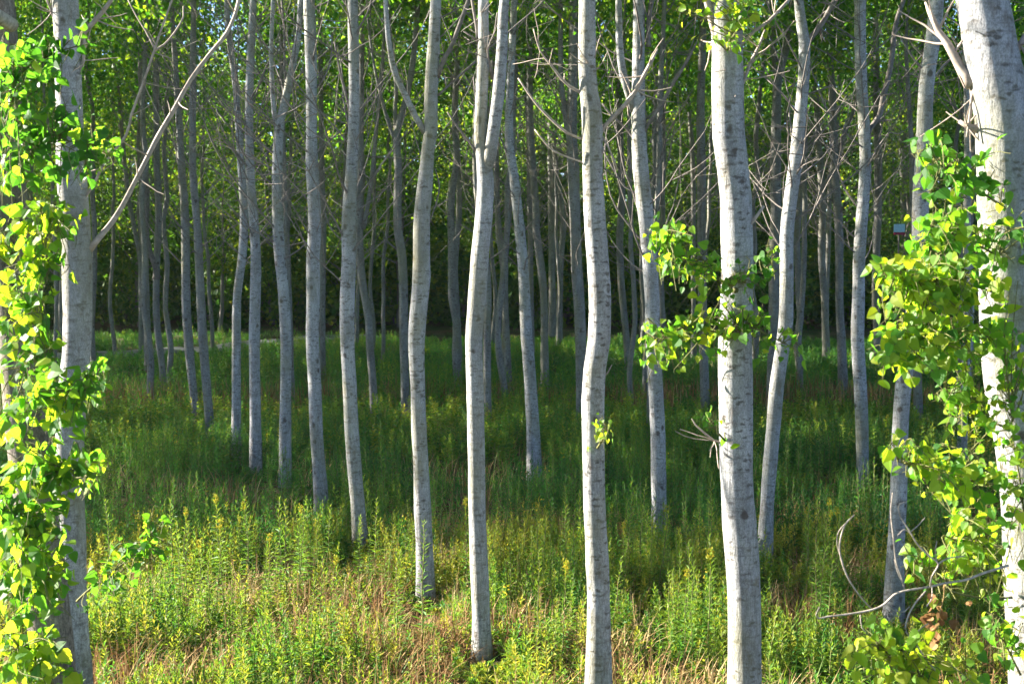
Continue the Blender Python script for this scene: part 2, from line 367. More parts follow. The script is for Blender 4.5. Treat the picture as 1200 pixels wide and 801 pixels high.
# ------------------------------------------------------------------ trees: the traced trunks of the plantation
# each point: image x, image y, trunk width in pixels, from the top edge of the photo down to the base
TREES = [
 dict(d=7.4, pts=[(-8,-10,44),(2,120,46),(6,220,48),(16,320,50),(26,430,50),(36,540,50),(52,680,50),(64,790,50)], old=1,
      label='thick sunlit poplar at the left edge, mostly hidden behind bright leaves', stub=[(14,30,16),(10,18,15)]),
 dict(d=9.5, pts=[(76,-10,29),(79,50,29),(80,100,30),(84,200,33),(90,300,34),(90,400,33),(83,480,33),(82,560,32),(86,640,30),(88,720,29),(92,810,29)], old=1,
      label='stout pale poplar with a long bare side branch rising right, beside the left leaves',
      br=[[(104,292,7),(114,280,7),(125,268,6.5),(140,248,6),(165,200,5.5),(185,160,5.5),(205,128,5),(222,95,5),(245,65,4.5),(265,40,4.5),(277,15,4),(282,-8,4)],
          [(92,242,3.5),(108,218,3.5),(122,193,3.2),(148,158,3),(155,135,3),(165,105,3),(178,70,2.8),(190,35,2.5),(206,-8,2)],
          [(181,60,2.2),(192,52,2.2),(205,38,2.2),(215,20,1.8),(214,8,1.5)], [(182,58,2),(172,38,1.8),(160,18,1.6),(147,-5,1.4)],
          [(90,60,6),(97,40,6),(112,24,5.5),(122,12,5),(135,-8,5)], [(92,88,4),(97,70,4),(99,46,3.5),(96,36,3)],
          [(66,30,3),(60,15,3),(50,-8,2.5)]]),
 dict(b=398, pts=[(43,-10,7),(41,60,7.5),(40,120,8),(34,220,9),(36,340,10)], label='slender grey poplar partly hidden behind the leaves at the left edge'),
 dict(b=426, pts=[(140,120,4),(147,200,5),(153,245,5),(161,285,5),(165,320,5),(165,400,5.5)], label='thinnest dark stem, left of the close trio far back on the left'),
 dict(b=437, pts=[(165,-10,5),(166,100,6),(169,200,7.5),(170,300,8),(173,400,8)], label='straight dark stem in the middle of the close far trio on the left'),
 dict(b=465, pts=[(182,-10,6),(183,100,7),(184,200,8),(186,250,8),(184,300,8),(183,335,8),(184,380,8),(190,430,8)], label='right stem of the close far trio, joined by a crooked side stem',
      br=[[(184,325,7),(180,310,7),(174,292,7),(172,270,7),(171,230,7),(170,190,6.5),(167,120,6),(164,50,5),(163,-5,5)]]),
 dict(b=505, pts=[(200,-10,5),(203,40,6),(207,100,7),(213,200,9),(217,260,10),(218,350,10.5),(221,400,11),(228,475,9)], label='left of two leaning grey poplars standing close together, crossed by the long branch'),
 dict(b=522, pts=[(227,-10,6),(226,100,8),(226,200,8.5),(231,262,9),(234,325,10),(238,400,11),(246,500,11)], label='right of two leaning grey poplars standing close together, base nearer in the grass'),
 dict(b=545, pts=[(265,-10,6),(269,50,6.5),(276,100,7.5),(283,200,9),(286,250,10),(284,300,10),(278,345,10),(277,400,10.5),(277,475,11)], label='wavy grey poplar with its trunk bowing to the right at mid height'),
 dict(b=560, pts=[(297,-10,8),(294,60,9),(292,120,9.5),(293,200,10.5),(297,255,11),(300,300,12),(299,350,13),(298,400,13),(299,470,13)], label='slim poplar just left of the low-forked one, bare side twigs near its top'),
 dict(b=571, pts=[(353,-10,6.5),(350,40,7),(342,80,8.5),(334,120,9.5),(327,150,11),(325,200,12),(325,240,12.5),(327,290,13),(332,340,13),(335,400,13),(334.5,475,13.5)],
      label='poplar forking into a thin left and a bent right stem near the top',
      forks=[[(325,158,6),(322,138,6),(319,100,5.5),(318,50,5),(320,-10,4.5)]], br=[[(336,112,3),(334,80,2.8),(334,40,2.5),(330,-5,2.3)]]),
 dict(b=480, pts=[(330,100,5),(333,200,6),(336,280,7),(338,330,7),(340,400,7.5)], label='thin shaded stem close behind the low-forked poplar'),
 dict(b=605, pts=[(362,-10,13),(364,50,13.5),(365,100,13.5),(365,150,13),(366,200,15),(369,262,15),(367,300,15.5),(367,350,16),(366,400,15.5),(369,450,15.5),(371,512,15.5),(375,562,16)],
      label='pale poplar with dark ring marks and a curved dead twig at its right',
      br=[[(369,105,2.5),(380,90,2.5),(387,70,2),(390,40,1.5)], [(368,345,1.5),(372,370,1.5),(378,388,1.3),(384,402,1)]]),
 dict(b=448, pts=[(374,-10,5),(376,100,5.5),(377,200,6.5),(379,260,7),(378,330,7),(378,400,7)], label='thin stem half hidden behind the ring-marked pale poplar'),
 dict(b=650, pts=[(413,-10,12),(414.5,62,12.5),(415,125,12.5),(414,162,13),(412,200,14.5),(409,255,16.5),(409,300,17),(407,350,17.5),(407,400,16.5),(409.5,450,16.5),(412,500,17),(415.5,550,17),(420,600,17)],
      label='white poplar curving gently right at its foot, left of the thickest leaning pair',
      br=[[(416,50,2.5),(422,32,2.5),(431,15,2),(437,-5,2)], [(410,130,3),(406,112,3),(398,85,2.5),(392,50,2)], [(404,284,1.4),(394,274,1.6),(385,262,1.5),(381,250,1.2)]]),
 dict(b=497, pts=[(424,-10,5),(424,80,6),(422,200,7.5),(421,275,9),(424,325,9),(432,375,9),(433,400,9),(437,450,9)], label='shaded grey poplar with a low side stem, between two nearer white trunks',
      forks=[[(426,268,5),(431,240,5),(436,205,5),(441,150,4.5),(448,80,4),(452,-10,3.5)]]),
 dict(b=500, pts=[(490,-10,6),(485,62,6.5),(479,100,7),(472,130,7.5),(465,155,8.5),(466.5,200,9),(466,262,10),(471,300,10.5),(473,350,10),(473,400,10),(474.5,450,10)],
      label='slim poplar splitting three ways below the crown, left of the crooked white trunk',
      forks=[[(464,160,5),(463,130,5),(464,100,4.5),(457,40,4),(456,-10,4)], [(463,165,4),(454,140,4),(447,115,3.5),(441,90,3)]],
      br=[[(462,232,1.8),(458,220,1.8),(459,205,1.5)], [(465,292,2),(456,284,2),(450,279,1.6)]]),
 dict(b=712, pts=[(511,-10,12.5),(509,37,13.5),(507,75,15.5),(505,112,15),(505,150,15.5),(501,178,15.5),(499,205,17),(494.5,255,19.5),(494,300,20),(494,325,20.5),(492,350,20.5),(488,400,19),(489.5,450,17.5),(491,500,18),(493.5,550,18.5),(495.5,600,20),(497.5,650,20.5)],
      label='crooked white poplar with a big left fork branch and a kinked middle',
      forks=[[(498,156,7),(486,135,7),(475,112,7),(465,92,7),(459,72,6.5),(455,45,6),(451,-10,5)]],
      br=[[(512,90,5),(520,72,5.5),(530,52,5),(540,25,5),(551,-8,4.5)], [(513,112,3),(530,97,3),(557,72,2.5)], [(503,261,1.6),(511,237,1.8),(514,217,1.8),(510,196,1.3)]]),
 dict(b=435, pts=[(524,-10,5),(528,60,5.5),(534,140,6),(537,200,6.5),(538,250,7),(535,285,7),(533,320,7.5),(536,380,8)], label='thin wavy stem in the gap left of the tall Y-forked poplar'),
 dict(b=778, pts=[(567,-10,12),(566.5,62,13),(564,125,14),(563,160,14.5),(567,188,17),(569,210,19),(567.5,250,20),(562.5,300,21),(559,350,21),(555.5,400,20),(556.5,450,20),(557.5,500,20),(558.5,550,20),(559,600,20.5),(561.5,662,22),(564,725,22)],
      label='tall Y-forked pale poplar with two equal stems, base in the sunny weeds',
      forks=[[(569,200,14),(574,182,15),(579,150,14),(584,112,14),(588,62,13),(592,-10,11)]],
      br=[[(560,45,3),(557,25,3),(553,-5,3)], [(560,50,2),(552,43,2),(543,37,1.5)], [(577,92,3),(574,78,3),(572,60,2),(578,40,2),(583,15,2)], [(560,180,2.5),(548,163,2.5),(536,150,2),(525,132,2)]]),
 dict(b=513, pts=[(557,200,6),(560,240,6.5),(571,320,8),(571,400,9),(571,450,9)], label='dim narrow trunk right behind the tall Y-forked poplar'),
 dict(b=462, pts=[(580,120,5),(582,200,6.5),(583,250,7),(585,275,8),(590,312,8),(592,362,8),(594,400,8)], label='thin stem bending at mid height, right of the tall Y-forked poplar',
      br=[[(584,255,2.5),(590,245,2.5),(596,238,2)], [(585,270,2.5),(593,266,2.5),(600,262,2)]]),
 dict(b=564, pts=[(603,-10,7),(600,60,8),(597,120,9),(597,170,10),(602,205,11),(607,250,12),(612,300,12.5),(614.5,340,13),(617,395,14),(619,415,14),(621.5,450,14.5),(624.5,500,15.5)], label='grey poplar leaning right towards its foot, left of the brightest central trunk'),
 dict(b=468, pts=[(621,50,6),(621,120,7.5),(624,195,8.5),(627.5,237,8),(629,275,8.5),(634,312,9),(637.5,350,8.5),(638,397,9)], label='slender poplar slanting right behind the leaning grey one'),
 dict(b=430, pts=[(619,150,5),(621,260,6),(622,320,6),(623,380,6)], label='straight dim stem squeezed between two slanting grey poplars'),
 dict(b=395, pts=[(643,60,6),(645,140,7),(646,215,8),(647,335,8)], label='dark distant stem against the black wood, left of the brightest trunk'),
 dict(b=403, pts=[(640,100,4),(652,200,5),(657,232,6),(660,262,6.5),(657,310,7),(656,350,7)], label='distant stem with a bow in it, just left of the forked companion trunk'),
 dict(b=517, pts=[(671,-10,10.5),(672,50,11),(671,100,11.5),(670,150,12),(672,200,13.5),(674,262,12.5),(676,312,13),(679,362,13),(680.5,400,13),(681,437,12.5),(681,480,12)],
      label='forked grey poplar half covered by the brightest central trunk',
      forks=[[(669,172,7),(664,142,7),(658,100,6),(657,60,5.5),(657,-10,5)]]),
 dict(d=9.3, pts=[(688,-10,19.5),(688,75,20),(690,107,21),(694,140,23.5),(694.5,200,23.5),(697.5,262,25),(700,300,25.5),(703,350,26),(702,397,26),(697,432,26.5),(695,470,27),(695.5,512,26.5),(696,550,26),(697,600,26),(700.5,662,27),(701.5,725,27.5),(701.5,801,28)],
      label='brightest white trunk near the middle with dead side branches and a slight kink', old=1,
      br=[[(699,164,4.5),(710,148,5),(720,136,5.5),(735,120,5.5),(745,105,5),(755,90,4.5),(764,72,4),(770,57,2)],
          [(684,110,3.5),(667,101,3),(655,89,3),(645,75,2.5),(632,60,2),(625,35,1.5)], [(688,164,2),(665,155,3),(632,125,3),(607,92,2)],
          [(690,193,1.6),(650,177,2),(627,152,1.5)], [(694,110,4),(697,92,4.5),(694,50,2.5)], [(699,205,2.5),(704,190,2.5),(707,172,2)],
          [(706,160,2),(718,185,1.8),(724,200,1.5)], [(705,445,1.5),(713,436,1.5),(718,428,1)]]),
 dict(b=440, pts=[(722,-10,6),(724,90,7),(726,130,7.5),(728,200,8),(729,237,8),(726.5,270,8),(727,312,8),(730,355,8),(734,395,8)], label='thin stem with a shallow S curve, right of the brightest central trunk'),
 dict(b=634, pts=[(749,-10,13),(748.5,50,13.5),(748,100,14.5),(748.5,150,16.5),(751,200,18.5),(757,255,18.5),(761,300,18),(764,350,17.5),(765,395,17),(768,445,17),(770.5,500,17.5),(771.5,550,18),(772.5,600,18.5)],
      label='poplar with a parallel left stem and two dead V branches, left of the thick trunk',
      forks=[[(743,130,9),(736,108,9),(730,87,9),(726,50,8),(725,-10,7)]],
      br=[[(752,163,3.5),(760,147,4),(775,122,4),(787,100,4),(805,72,3.5),(817,47,1.5)], [(745,166,3),(732,150,3),(718,135,2.5),(705,122,2)],
          [(746,226,2),(732,219,2.5),(720,200,2),(706,175,1.5)], [(760,55,5),(761,25,5),(766,-5,5)], [(760,215,2),(768,200,2.2),(778,182,2)],
          [(762,168,1.5),(774,136,1.4),(790,131,1.2)]]),
 dict(b=520, pts=[(774,100,6),(772,200,6.5),(768,300,6.5),(762,400,6),(761,450,5.5)], label='dark slim stem showing along the edge of the poplar with V branches'),
 dict(b=420, pts=[(806,100,4),(812,200,5.5),(812.5,300,5.5),(813,380,6)], label='very thin stem standing beside a thicker one, left of the leafy thick trunk'),
 dict(b=494, pts=[(824,-10,7),(823,60,8.5),(821,130,9.5),(822,200,10.5),(822,262,10.5),(823,340,10.5),(824,400,10.5),(826,462,11)], label='shaded poplar seen through the leafy shoot left of the thick trunk'),
 dict(d=8.5, pts=[(850,-10,35),(852,30,36),(852.5,75,36.5),(853,120,37),(854,160,36.5),(858,195,36.5),(862,230,37),(863,262,37),(864,300,37),(864,337,38.5),(862,380,38.5),(861.5,420,40),(862,462,39.5),(862.5,512,39.5),(863.5,562,39),(866,610,39.5),(870,660,40),(872,700,39.5),(872.5,750,39.5),(873,801,40)],
      label='thick white poplar right of centre with leafy shoots sprouting from its trunk', old=1,
      br=[[(848,78,11),(840,50,9.5),(834,25,8.5),(825,-10,7.5)], [(855,74,3.5),(865,57,3.5),(885,37,4),(900,25,4),(915,10,4),(928,-5,4)],
          [(862,114,4),(872,93,4.5),(878,75,4),(888,55,3.5),(896,36,2)], [(862,281,2.5),(870,272,4),(883,257,4),(895,241,3.5)],
          [(850,519,3),(838,517,3),(825,508,2.5),(815,497,2),(811,490,1.3)]]),
 dict(b=662, pts=[(935,-10,10.5),(940,32,12),(943,50,13),(942,87,13),(940,112,13.5),(934,175,15),(931,200,15.5),(926,237,16),(922,275,16),(922,325,16),(921,375,16.5),(918,400,17),(910.5,450,17),(906,500,17),(902,550,16.5),(898.5,600,16.5)],
      label='leaning poplar whose foot slants left, right of the thick leafy trunk',
      br=[[(946,50,5),(960,32,6),(973,12,6),(982,-8,6)], [(942,112,2),(958,106,2),(974,101,1.5)], [(931,242,1.5),(942,250,1.5),(955,252,1.2)]]),
 dict(b=482, pts=[(930,-10,7.5),(927,25,8),(922,55,8.5),(912,90,10),(910,125,10.5),(909,200,13),(909,250,12.5),(907,300,12.5),(907,350,12.5),(906,387,12.5),(905,430,12)], label='grey poplar close left of the leaning one, forked at its top',
      forks=[[(911,95,7),(908,70,7),(905,30,7),(901,-10,6.5)]]),
 dict(b=425, pts=[(952,60,5),(957,125,7),(960,180,8),(963,215,8.5),(964,250,8.5),(963,300,8.5),(966,350,8)], label='thin far poplar with bare fan twigs, first right of the leaning tree',
      br=[[(961,232,2.5),(953,222,2.2),(945,208,2)], [(965,225,2),(971,212,2),(973,200,1.8)]]),
 dict(b=411, pts=[(986,-10,4.5),(984,80,5.5),(981,140,5.5),(973,210,5.5),(971,280,5.5),(969,340,5.5)], label='wispy distant stem tucked between two slim grey poplars'),
 dict(b=467, pts=[(968,-10,5),(970,20,5.5),(973,75,7.5),(976,125,9),(978,200,10),(983,262,10),(983.5,312,9.5),(984,362,9.5),(986,397,10.5)], label='slim poplar with a right fork below half height, left of the straight dark-marked trunk',
      forks=[[(979,215,5.5),(982,185,6),(990,155,6),(1000,130,5),(1007,90,4.5),(1012,40,4),(1014,-10,3.5)]]),
 dict(b=576, pts=[(1008,-10,13),(1008,50,13.5),(1009.5,100,13.5),(1012,137,13.5),(1014,175,13.5),(1014,200,13.5),(1010.5,250,14),(1007,300,14.5),(1006,350,15),(1005,397,15.5),(1008,450,15.5),(1010,500,15.5),(1011,550,15)],
      label='straight shaded poplar with a long ascending right side branch, right of the leaning tree',
      br=[[(1017,156,6),(1024,146,6),(1031,134,6.5),(1036,112,6.5),(1041,87,6.5),(1045,57,6),(1050,30,5.5),(1061,-8,5)], [(1036,112,2),(1045,110,2),(1048,109,1.5)]]),
 dict(b=425, pts=[(1026,-10,6),(1027,100,8),(1029,200,10),(1029,250,9),(1027,300,8.5),(1026,350,8.5),(1028,390,9)], label='grey stem in the shade just right of the straight dark-marked trunk'),
 dict(b=392, pts=[(1048,-10,5),(1055,100,6.5),(1058,200,7.5),(1060,310,7.5)], label='distant dim stem beside the small blue board'),
 dict(b=734, pts=[(1099,-10,16),(1093,50,16.5),(1087,87,17),(1084,125,17.5),(1083,175,18.5),(1080,210,18.5),(1078.5,250,18.5),(1078,300,18.5),(1073,350,18.5),(1066,400,18.5),(1059,450,18.5),(1055.5,490,18.5),(1054,525,19.5),(1053,575,19.5),(1051,620,19.5),(1049,662,22)],
      label='blue-grey shaded poplar curving left at its foot behind the tangled dead branches',
      br=[[(1090,45,6),(1086,60,5),(1080,75,3),(1076,95,2.5)], [(1085,85,2.5),(1072,70,2.5),(1058,50,2),(1052,38,2)]]),
 dict(b=502, pts=[(1072,300,8),(1073,380,9),(1075,440,10)], label='short visible stem of a shaded poplar behind the blue-grey curved one'),
 dict(b=562, pts=[(1128,-10,6.5),(1133,100,7.5),(1134,200,8.5),(1133,270,9.5),(1137,340,10.5),(1134,400,11),(1129,480,11)], label='narrow poplar between the leafy mass and the thick trunk at the right edge'),
 dict(d=6.8, pts=[(1149,-12,57),(1151,0,57),(1156,25,58),(1161,62,60),(1168,98,63),(1174,130,62),(1177,200,62),(1179,300,62),(1181,400,62),(1187,460,61),(1195,510,59),(1202,580,58),(1206,660,58),(1210,740,58),(1211,801,58)],
      label='thickest pale trunk at the right edge with a broken side branch and leaf shadows', old=1,
      br=[[(1140,100,11),(1125,77,10.5),(1110,52,9),(1100,35,7.5),(1090,15,5.5),(1084,3,2.5)], [(1146,151,7),(1134,147,6),(1124,143,4.5)], [(1186,66,8),(1196,52,7),(1206,34,6)],
          [(1140,100,3),(1136,130,3),(1133,160,2.5)]]),
]

LEAN = {}
ROOTS = []
def extend_up(P, top_r, H, seed, wand=0.16):
    """continue a stem above the frame to height H"""
    g = np.random.default_rng(seed)
    p = P[0].copy(); prev = P[min(3, len(P) - 1)]
    d = p[:3] - prev[:3]; d = d / (np.linalg.norm(d) + 1e-9); d[1] = 0
    out = []
    z0 = p[2]; r0 = top_r
    while p[2] < H:
        d = d * 0.75 + np.array([g.normal(0, wand) * 0.25, g.normal(0, wand) * 0.25, 0.32]); d /= np.linalg.norm(d)
        p = p.copy(); p[:3] = p[:3] + d * 0.7
        u = min(1, (p[2] - z0) / (H - z0)); p[3] = max(0.008, r0 * (1 - u) ** 0.8)
        out.append(p)
    return out[::-1]

def px_line(pl, Y, drift=0.0):
    out = []
    n = len(pl)
    for k, (x, y, wd) in enumerate(pl):
        Yk = Y + drift * k / max(1, n - 1)
        p = at(x, y, Yk)
        out.append((p[0], p[1], p[2], wd * 0.5 * Yk / F))
    return out

def twig(mb, p, d, L, r, g, depth=0, up=0.35, sides=5):
    """one bare twig curving upwards with side twigs"""
    n = max(4, int(L / 0.16)); pts = [p]; dd = d / np.linalg.norm(d)
    for k in range(n):
        dd = dd + np.array([g.normal(0, 0.10), g.normal(0, 0.10), up * 0.16 + g.normal(0, 0.06)]); dd /= np.linalg.norm(dd)
        pts.append(pts[-1] + dd * L / n)
    pts = np.array(pts)
    tube(mb, pts, np.linspace(r, max(0.0025, r * 0.3), len(pts)), sides, cap=False)
    if depth > 0:
        for _ in range(g.integers(2, 4)):
            k = g.integers(1, len(pts) - 1)
            sdir = norm(pts[k] - pts[k - 1] + np.array([g.normal(0, 0.6), g.normal(0, 0.6), g.normal(0.15, 0.3)]))
            twig(mb, pts[k], sdir, L * g.uniform(0.3, 0.6), r * 0.55, g, depth - 1, up, 4)
    return pts

def auto_branches(root, line, zlo, zhi, n, seed, rmul=1.0, mat=None, origin=None):
    g = np.random.default_rng(seed)
    z = line[:, 2]
    for k in range(n):
        zz = g.uniform(zlo, zhi)
        i = int(np.argmin(abs(z - zz)))
        a = g.uniform(0, 2 * math.pi); el = g.uniform(0.35, 1.0)
        d = np.array([math.cos(a) * math.cos(el), math.sin(a) * math.cos(el), math.sin(el)])
        mb = MB()
        L = g.uniform(0.7, 2.1) * (0.75 + 0.3 * rmul)
        twig(mb, line[i, :3], d, L, g.uniform(0.005, 0.013) * rmul, g, 2 if k % 3 == 0 else 1, up=g.uniform(0.1, 0.7))
        mb.obj('branch', mat or M_BRANCH, root, origin=origin)

# ---- crowns: leaf clumps spread through a tall narrow volume (shared meshes)
def crown_mesh(name, rx, z0, z1, clumps, per, leaf, mat, seed, spread=0.32, shape=1.0):
    g = np.random.default_rng(seed); mb = MB()
    u = g.uniform(0, 1, clumps); z = z0 + (z1 - z0) * u
    env = rx * np.clip(1.15 - abs(u - 0.42) * 1.5, 0.25, 1) * shape
    a = g.uniform(0, 6.283, clumps); r = env * np.sqrt(g.uniform(0.02, 1, clumps)) * g.uniform(0.7, 1.2, clumps)
    c = np.stack([r * np.cos(a), r * np.sin(a), z], 1)
    N = clumps * per
    cc = np.repeat(c, per, 0); sg = np.repeat(g.uniform(0.6, 1.3, clumps), per)[:, None] * spread
    p = cc + g.normal(0, 1, (N, 3)) * sg * np.array([1, 1, 0.65])
    n = norm(g.normal(0, 1, (N, 3)) + np.array([0, 0, 0.7])); d = norm(np.cross(n, g.normal(0, 1, (N, 3))) + np.array([0, 0, -0.35]))
    t = np.clip(np.repeat(g.normal(0.45, 0.2, clumps), per) + g.normal(0, 0.12, N), 0, 0.98)
    s = leaf * g.uniform(0.65, 1.3, N)
    quads_leaf(mb, p, d, n, s, s * 0.85, t, 0.12)
    return mb.mesh(name, mat, smooth=False)

CROWNS = [crown_mesh('crown', 1.35, 0.0, 8.0, 126, 40, 0.11, M_CROWN, 40 + k, 0.30) for k in range(5)]

def add_crown(root, loc_local, k, s=1.0, rot=0.0):
    o = bpy.data.objects.new('crown', CROWNS[k % len(CROWNS)]); COL.objects.link(o)
    o.parent = root; o.location = loc_local; o.scale = (s, s, s); o.rotation_euler = (0, 0, rot)
    return o

TREE_OBJ = []
for ti, T in enumerate(TREES):
    g = random.Random(100 + ti)
    pts = list(T['pts'])
    if 'b' in T:
        Yd = depth_of(T['b'])
        x1, y1, w1 = pts[-1]; x0, y0, w0 = pts[-2]
        sl = (x1 - x0) / max(1, (y1 - y0)) * 0.6
        pts.append((x1 + sl * (T['b'] - y1), T['b'], w1 * 1.04))
    else:
        Yd = T['d']
    line = [np.array(p) for p in px_line(pts, Yd)]
    # run the foot into the ground and flare it a little
    base = line[-1].copy()
    while base[2] > -0.2:
        st = min(0.5, base[2] + 0.25)
        base = base.copy(); base[2] -= st; line.append(base)
    line[-1][3] *= 1.6
    if len(line) > 2: line[-2][3] *= 1.22
    Hh = g.uniform(11.5, 14.5)
    if T.get('label', '').startswith('short visible'): Hh = 9
    up = extend_up(line, line[0][3], Hh, 300 + ti)
    line = up + line
    L = catmull(np.array(line), 0.09 if Yd < 16 else 0.16)
    # gentle out-of-plane sway that leaves the silhouette where it is
    org = (line[-1][0], Yd, gz(line[-1][0], Yd))
    root = empty('poplar_tree', org)
    tag(root, T['label'], 'tree', 'poplar trees of the plantation')
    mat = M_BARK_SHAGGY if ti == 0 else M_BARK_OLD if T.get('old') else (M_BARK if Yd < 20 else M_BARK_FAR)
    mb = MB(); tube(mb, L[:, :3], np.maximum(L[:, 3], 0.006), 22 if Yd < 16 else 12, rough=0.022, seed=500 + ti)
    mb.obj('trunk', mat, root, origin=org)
    for fk in T.get('forks', []):
        f = [np.array(p) for p in px_line(fk, Yd, g.uniform(-0.25, 0.25))]
        f = f + extend_up(f[::-1], f[-1][3], Hh - g.uniform(1, 3), 700 + ti)[::-1]
        fl = catmull(np.array(f), 0.12)
        mb = MB(); tube(mb, fl[:, :3], np.maximum(fl[:, 3], 0.005), 14 if Yd < 16 else 10, rough=0.02, seed=900 + ti)
        mb.obj('side_stem', mat, root, origin=org)
    for bi, br in enumerate(T.get('br', [])):
        ln = abs(br[0][1] - br[-1][1]) / F * Yd
        f = catmull(np.array(px_line([(a_ + g.uniform(-1, 1) * min(1, q_), b_ + g.uniform(-1, 1) * min(1, q_), c_) for q_, (a_, b_, c_) in enumerate(br)], Yd, g.uniform(-0.35, 0.35) * ln)), 0.05)
        f[0, 3] *= 1.5
        mb = MB(); tube(mb, f[:, :3], np.maximum(f[:, 3], 0.003), 8, rough=0.10, seed=1100 + ti * 10 + bi)
        gg = np.random.default_rng(1500 + ti * 10 + bi)
        if br[0][2] >= 3:
            for _ in range(6):
                k = gg.integers(2, max(3, len(f) - 2)) if len(f) > 5 else 1
                tw = norm(f[k, :3] - f[k - 1, :3] + gg.normal(0, 0.45, 3))
                twig(mb, f[k, :3], tw, gg.uniform(0.10, 0.32), f[k, 3] * 0.4, gg, 0, sides=4)
        mb.obj('branch', M_BRANCH_PALE if ti == 1 or T.get('old') else M_BRANCH, root, origin=org)
    if 'stub' in T:
        f = px_line(T['stub'], Yd - 0.1)
        f = [(f[0][0], Yd - 0.1, f[0][2], f[0][3]), (f[1][0] - 0.02, Yd - 0.42, f[1][2], f[1][3] * 0.95)]
        mb = MB(); fl = catmull(np.array(f), 0.05); tube(mb, fl[:, :3], fl[:, 3], 14, rough=0.06, seed=3)
        mb.obj('branch_stub', M_CUT, root, origin=org)
    nb = 12 if Yd < 13 else (42 if Yd < 22 else 32)
    zl = 4.4 if Yd < 13 else 2.7
    auto_branches(root, L, zl, Hh - 2.0 if Yd < 13 else 8.8, nb, 2000 + ti, 1.0, origin=org)
    zc = 6.6 if Yd < 13 else (7.0 if Yd < 22 else 6.4)
    ic = int(np.argmin(abs(L[:, 2] - 8.5)))
    add_crown(root, (L[ic, 0] - org[0], L[ic, 1] - org[1], zc), ti, g.uniform(0.9, 1.1), g.uniform(0, 6.28))
    TREE_OBJ.append(root); T['root'] = root; T['Y'] = Yd; T['org'] = org

# ---- further plantation trees: deep between the traced ones, and in the rows that run out of frame on both sides
def proto_tree(seed):
    g = np.random.default_rng(seed)
    root = empty('poplar_tree', (0, 0, 0))
    z = np.arange(-0.2, 13.0, 0.5); x = np.cumsum(g.normal(0, 0.05, len(z))); y = np.cumsum(g.normal(0, 0.05, len(z)))
    x -= np.linspace(0, x[-1] * 0.7, len(z)); y -= np.linspace(0, y[-1] * 0.7, len(z))
    r = 0.085 * g.uniform(0.75, 1.1) * (1 - z / 13.6).clip(0.06, 1) ** 0.8
    L = catmull(np.stack([x, y, z, r], 1), 0.2)
    mb = MB(); tube(mb, L[:, :3], L[:, 3], 10, rough=0.02, seed=seed); mb.obj('trunk', M_BARK_FAR, root)
    auto_branches(root, L, 2.4, 9.0, 26, seed + 5, 0.9)
    add_crown(root, (0, 0, 4.8), seed, 1.0, 0)
    return root
PROTO = [proto_tree(60 + k) for k in range(4)]
used = [False] * 4
def place_tree(x, y, k, label, s=1.0, rot=0.0, tw=1.0, lift=None):
    r = PROTO[k] if not used[k] else copy_tree(PROTO[k]); used[k] = True
    r.location = (x, y, gz(x, y)); r.rotation_euler = (0, 0, rot); r.scale = (s * tw, s * tw, s)
    tag(r, label, 'tree', 'poplar trees of the plantation' if 'row' in label else 'thin shaded poplars deep in the plantation')
    for ch in r.children:
        if ch.name.startswith('crown'): ch.location.z = lift or 4.8
    return r
rr = random.Random(5)
taken = [(T['org'][0], T['Y']) for T in TREES]
n = 0
while n < 40:
    Y = rr.uniform(25, 40); X = rr.uniform(-0.36, 0.36) * Y
    if abs(X / Y - 0.272) < 0.014 or min((X - a) ** 2 + ((Y - b) * 0.6) ** 2 for a, b in taken) < 0.7: continue
    taken.append((X, Y)); n += 1
    place_tree(X, Y, n % 4, 'thin shaded poplar stem far back among the other trunks', rr.uniform(0.9, 1.1), rr.uniform(0, 6.28), rr.uniform(0.65, 0.95), lift=6.0)
for iy, Y in enumerate(np.arange(21.0, 44, 2.8)):
    e = 0.372 * Y + 1.2
    for k in range(6 if Y < 30 else 5):
        if k and rr.random() < 0.27: continue
        X = -e - k * 2.9 + rr.uniform(-0.6, 0.6)
        place_tree(X, Y + rr.uniform(-0.7, 0.7), rr.randrange(4), 'poplar in the planted row running out past the left side', rr.uniform(0.9, 1.1), rr.uniform(0, 6.28))
    for k in range(2):
        X = e + k * 2.9 + rr.uniform(-0.6, 0.6)
        place_tree(X, Y + rr.uniform(-0.7, 0.7), rr.randrange(4), 'poplar in the planted row running out past the right side', rr.uniform(0.9, 1.1), rr.uniform(0, 6.28))

for X, Y in ((-17.0, 17.8), (-20.5, 18.9)):  # two unseen trees added to throw shade over the right front
    r = place_tree(X, Y, 1, 'poplar in the planted row running out past the left side', 1.15, 1.0)
    for ch in r.children:
        if ch.name.startswith('crown'): ch.location.z = 8.6
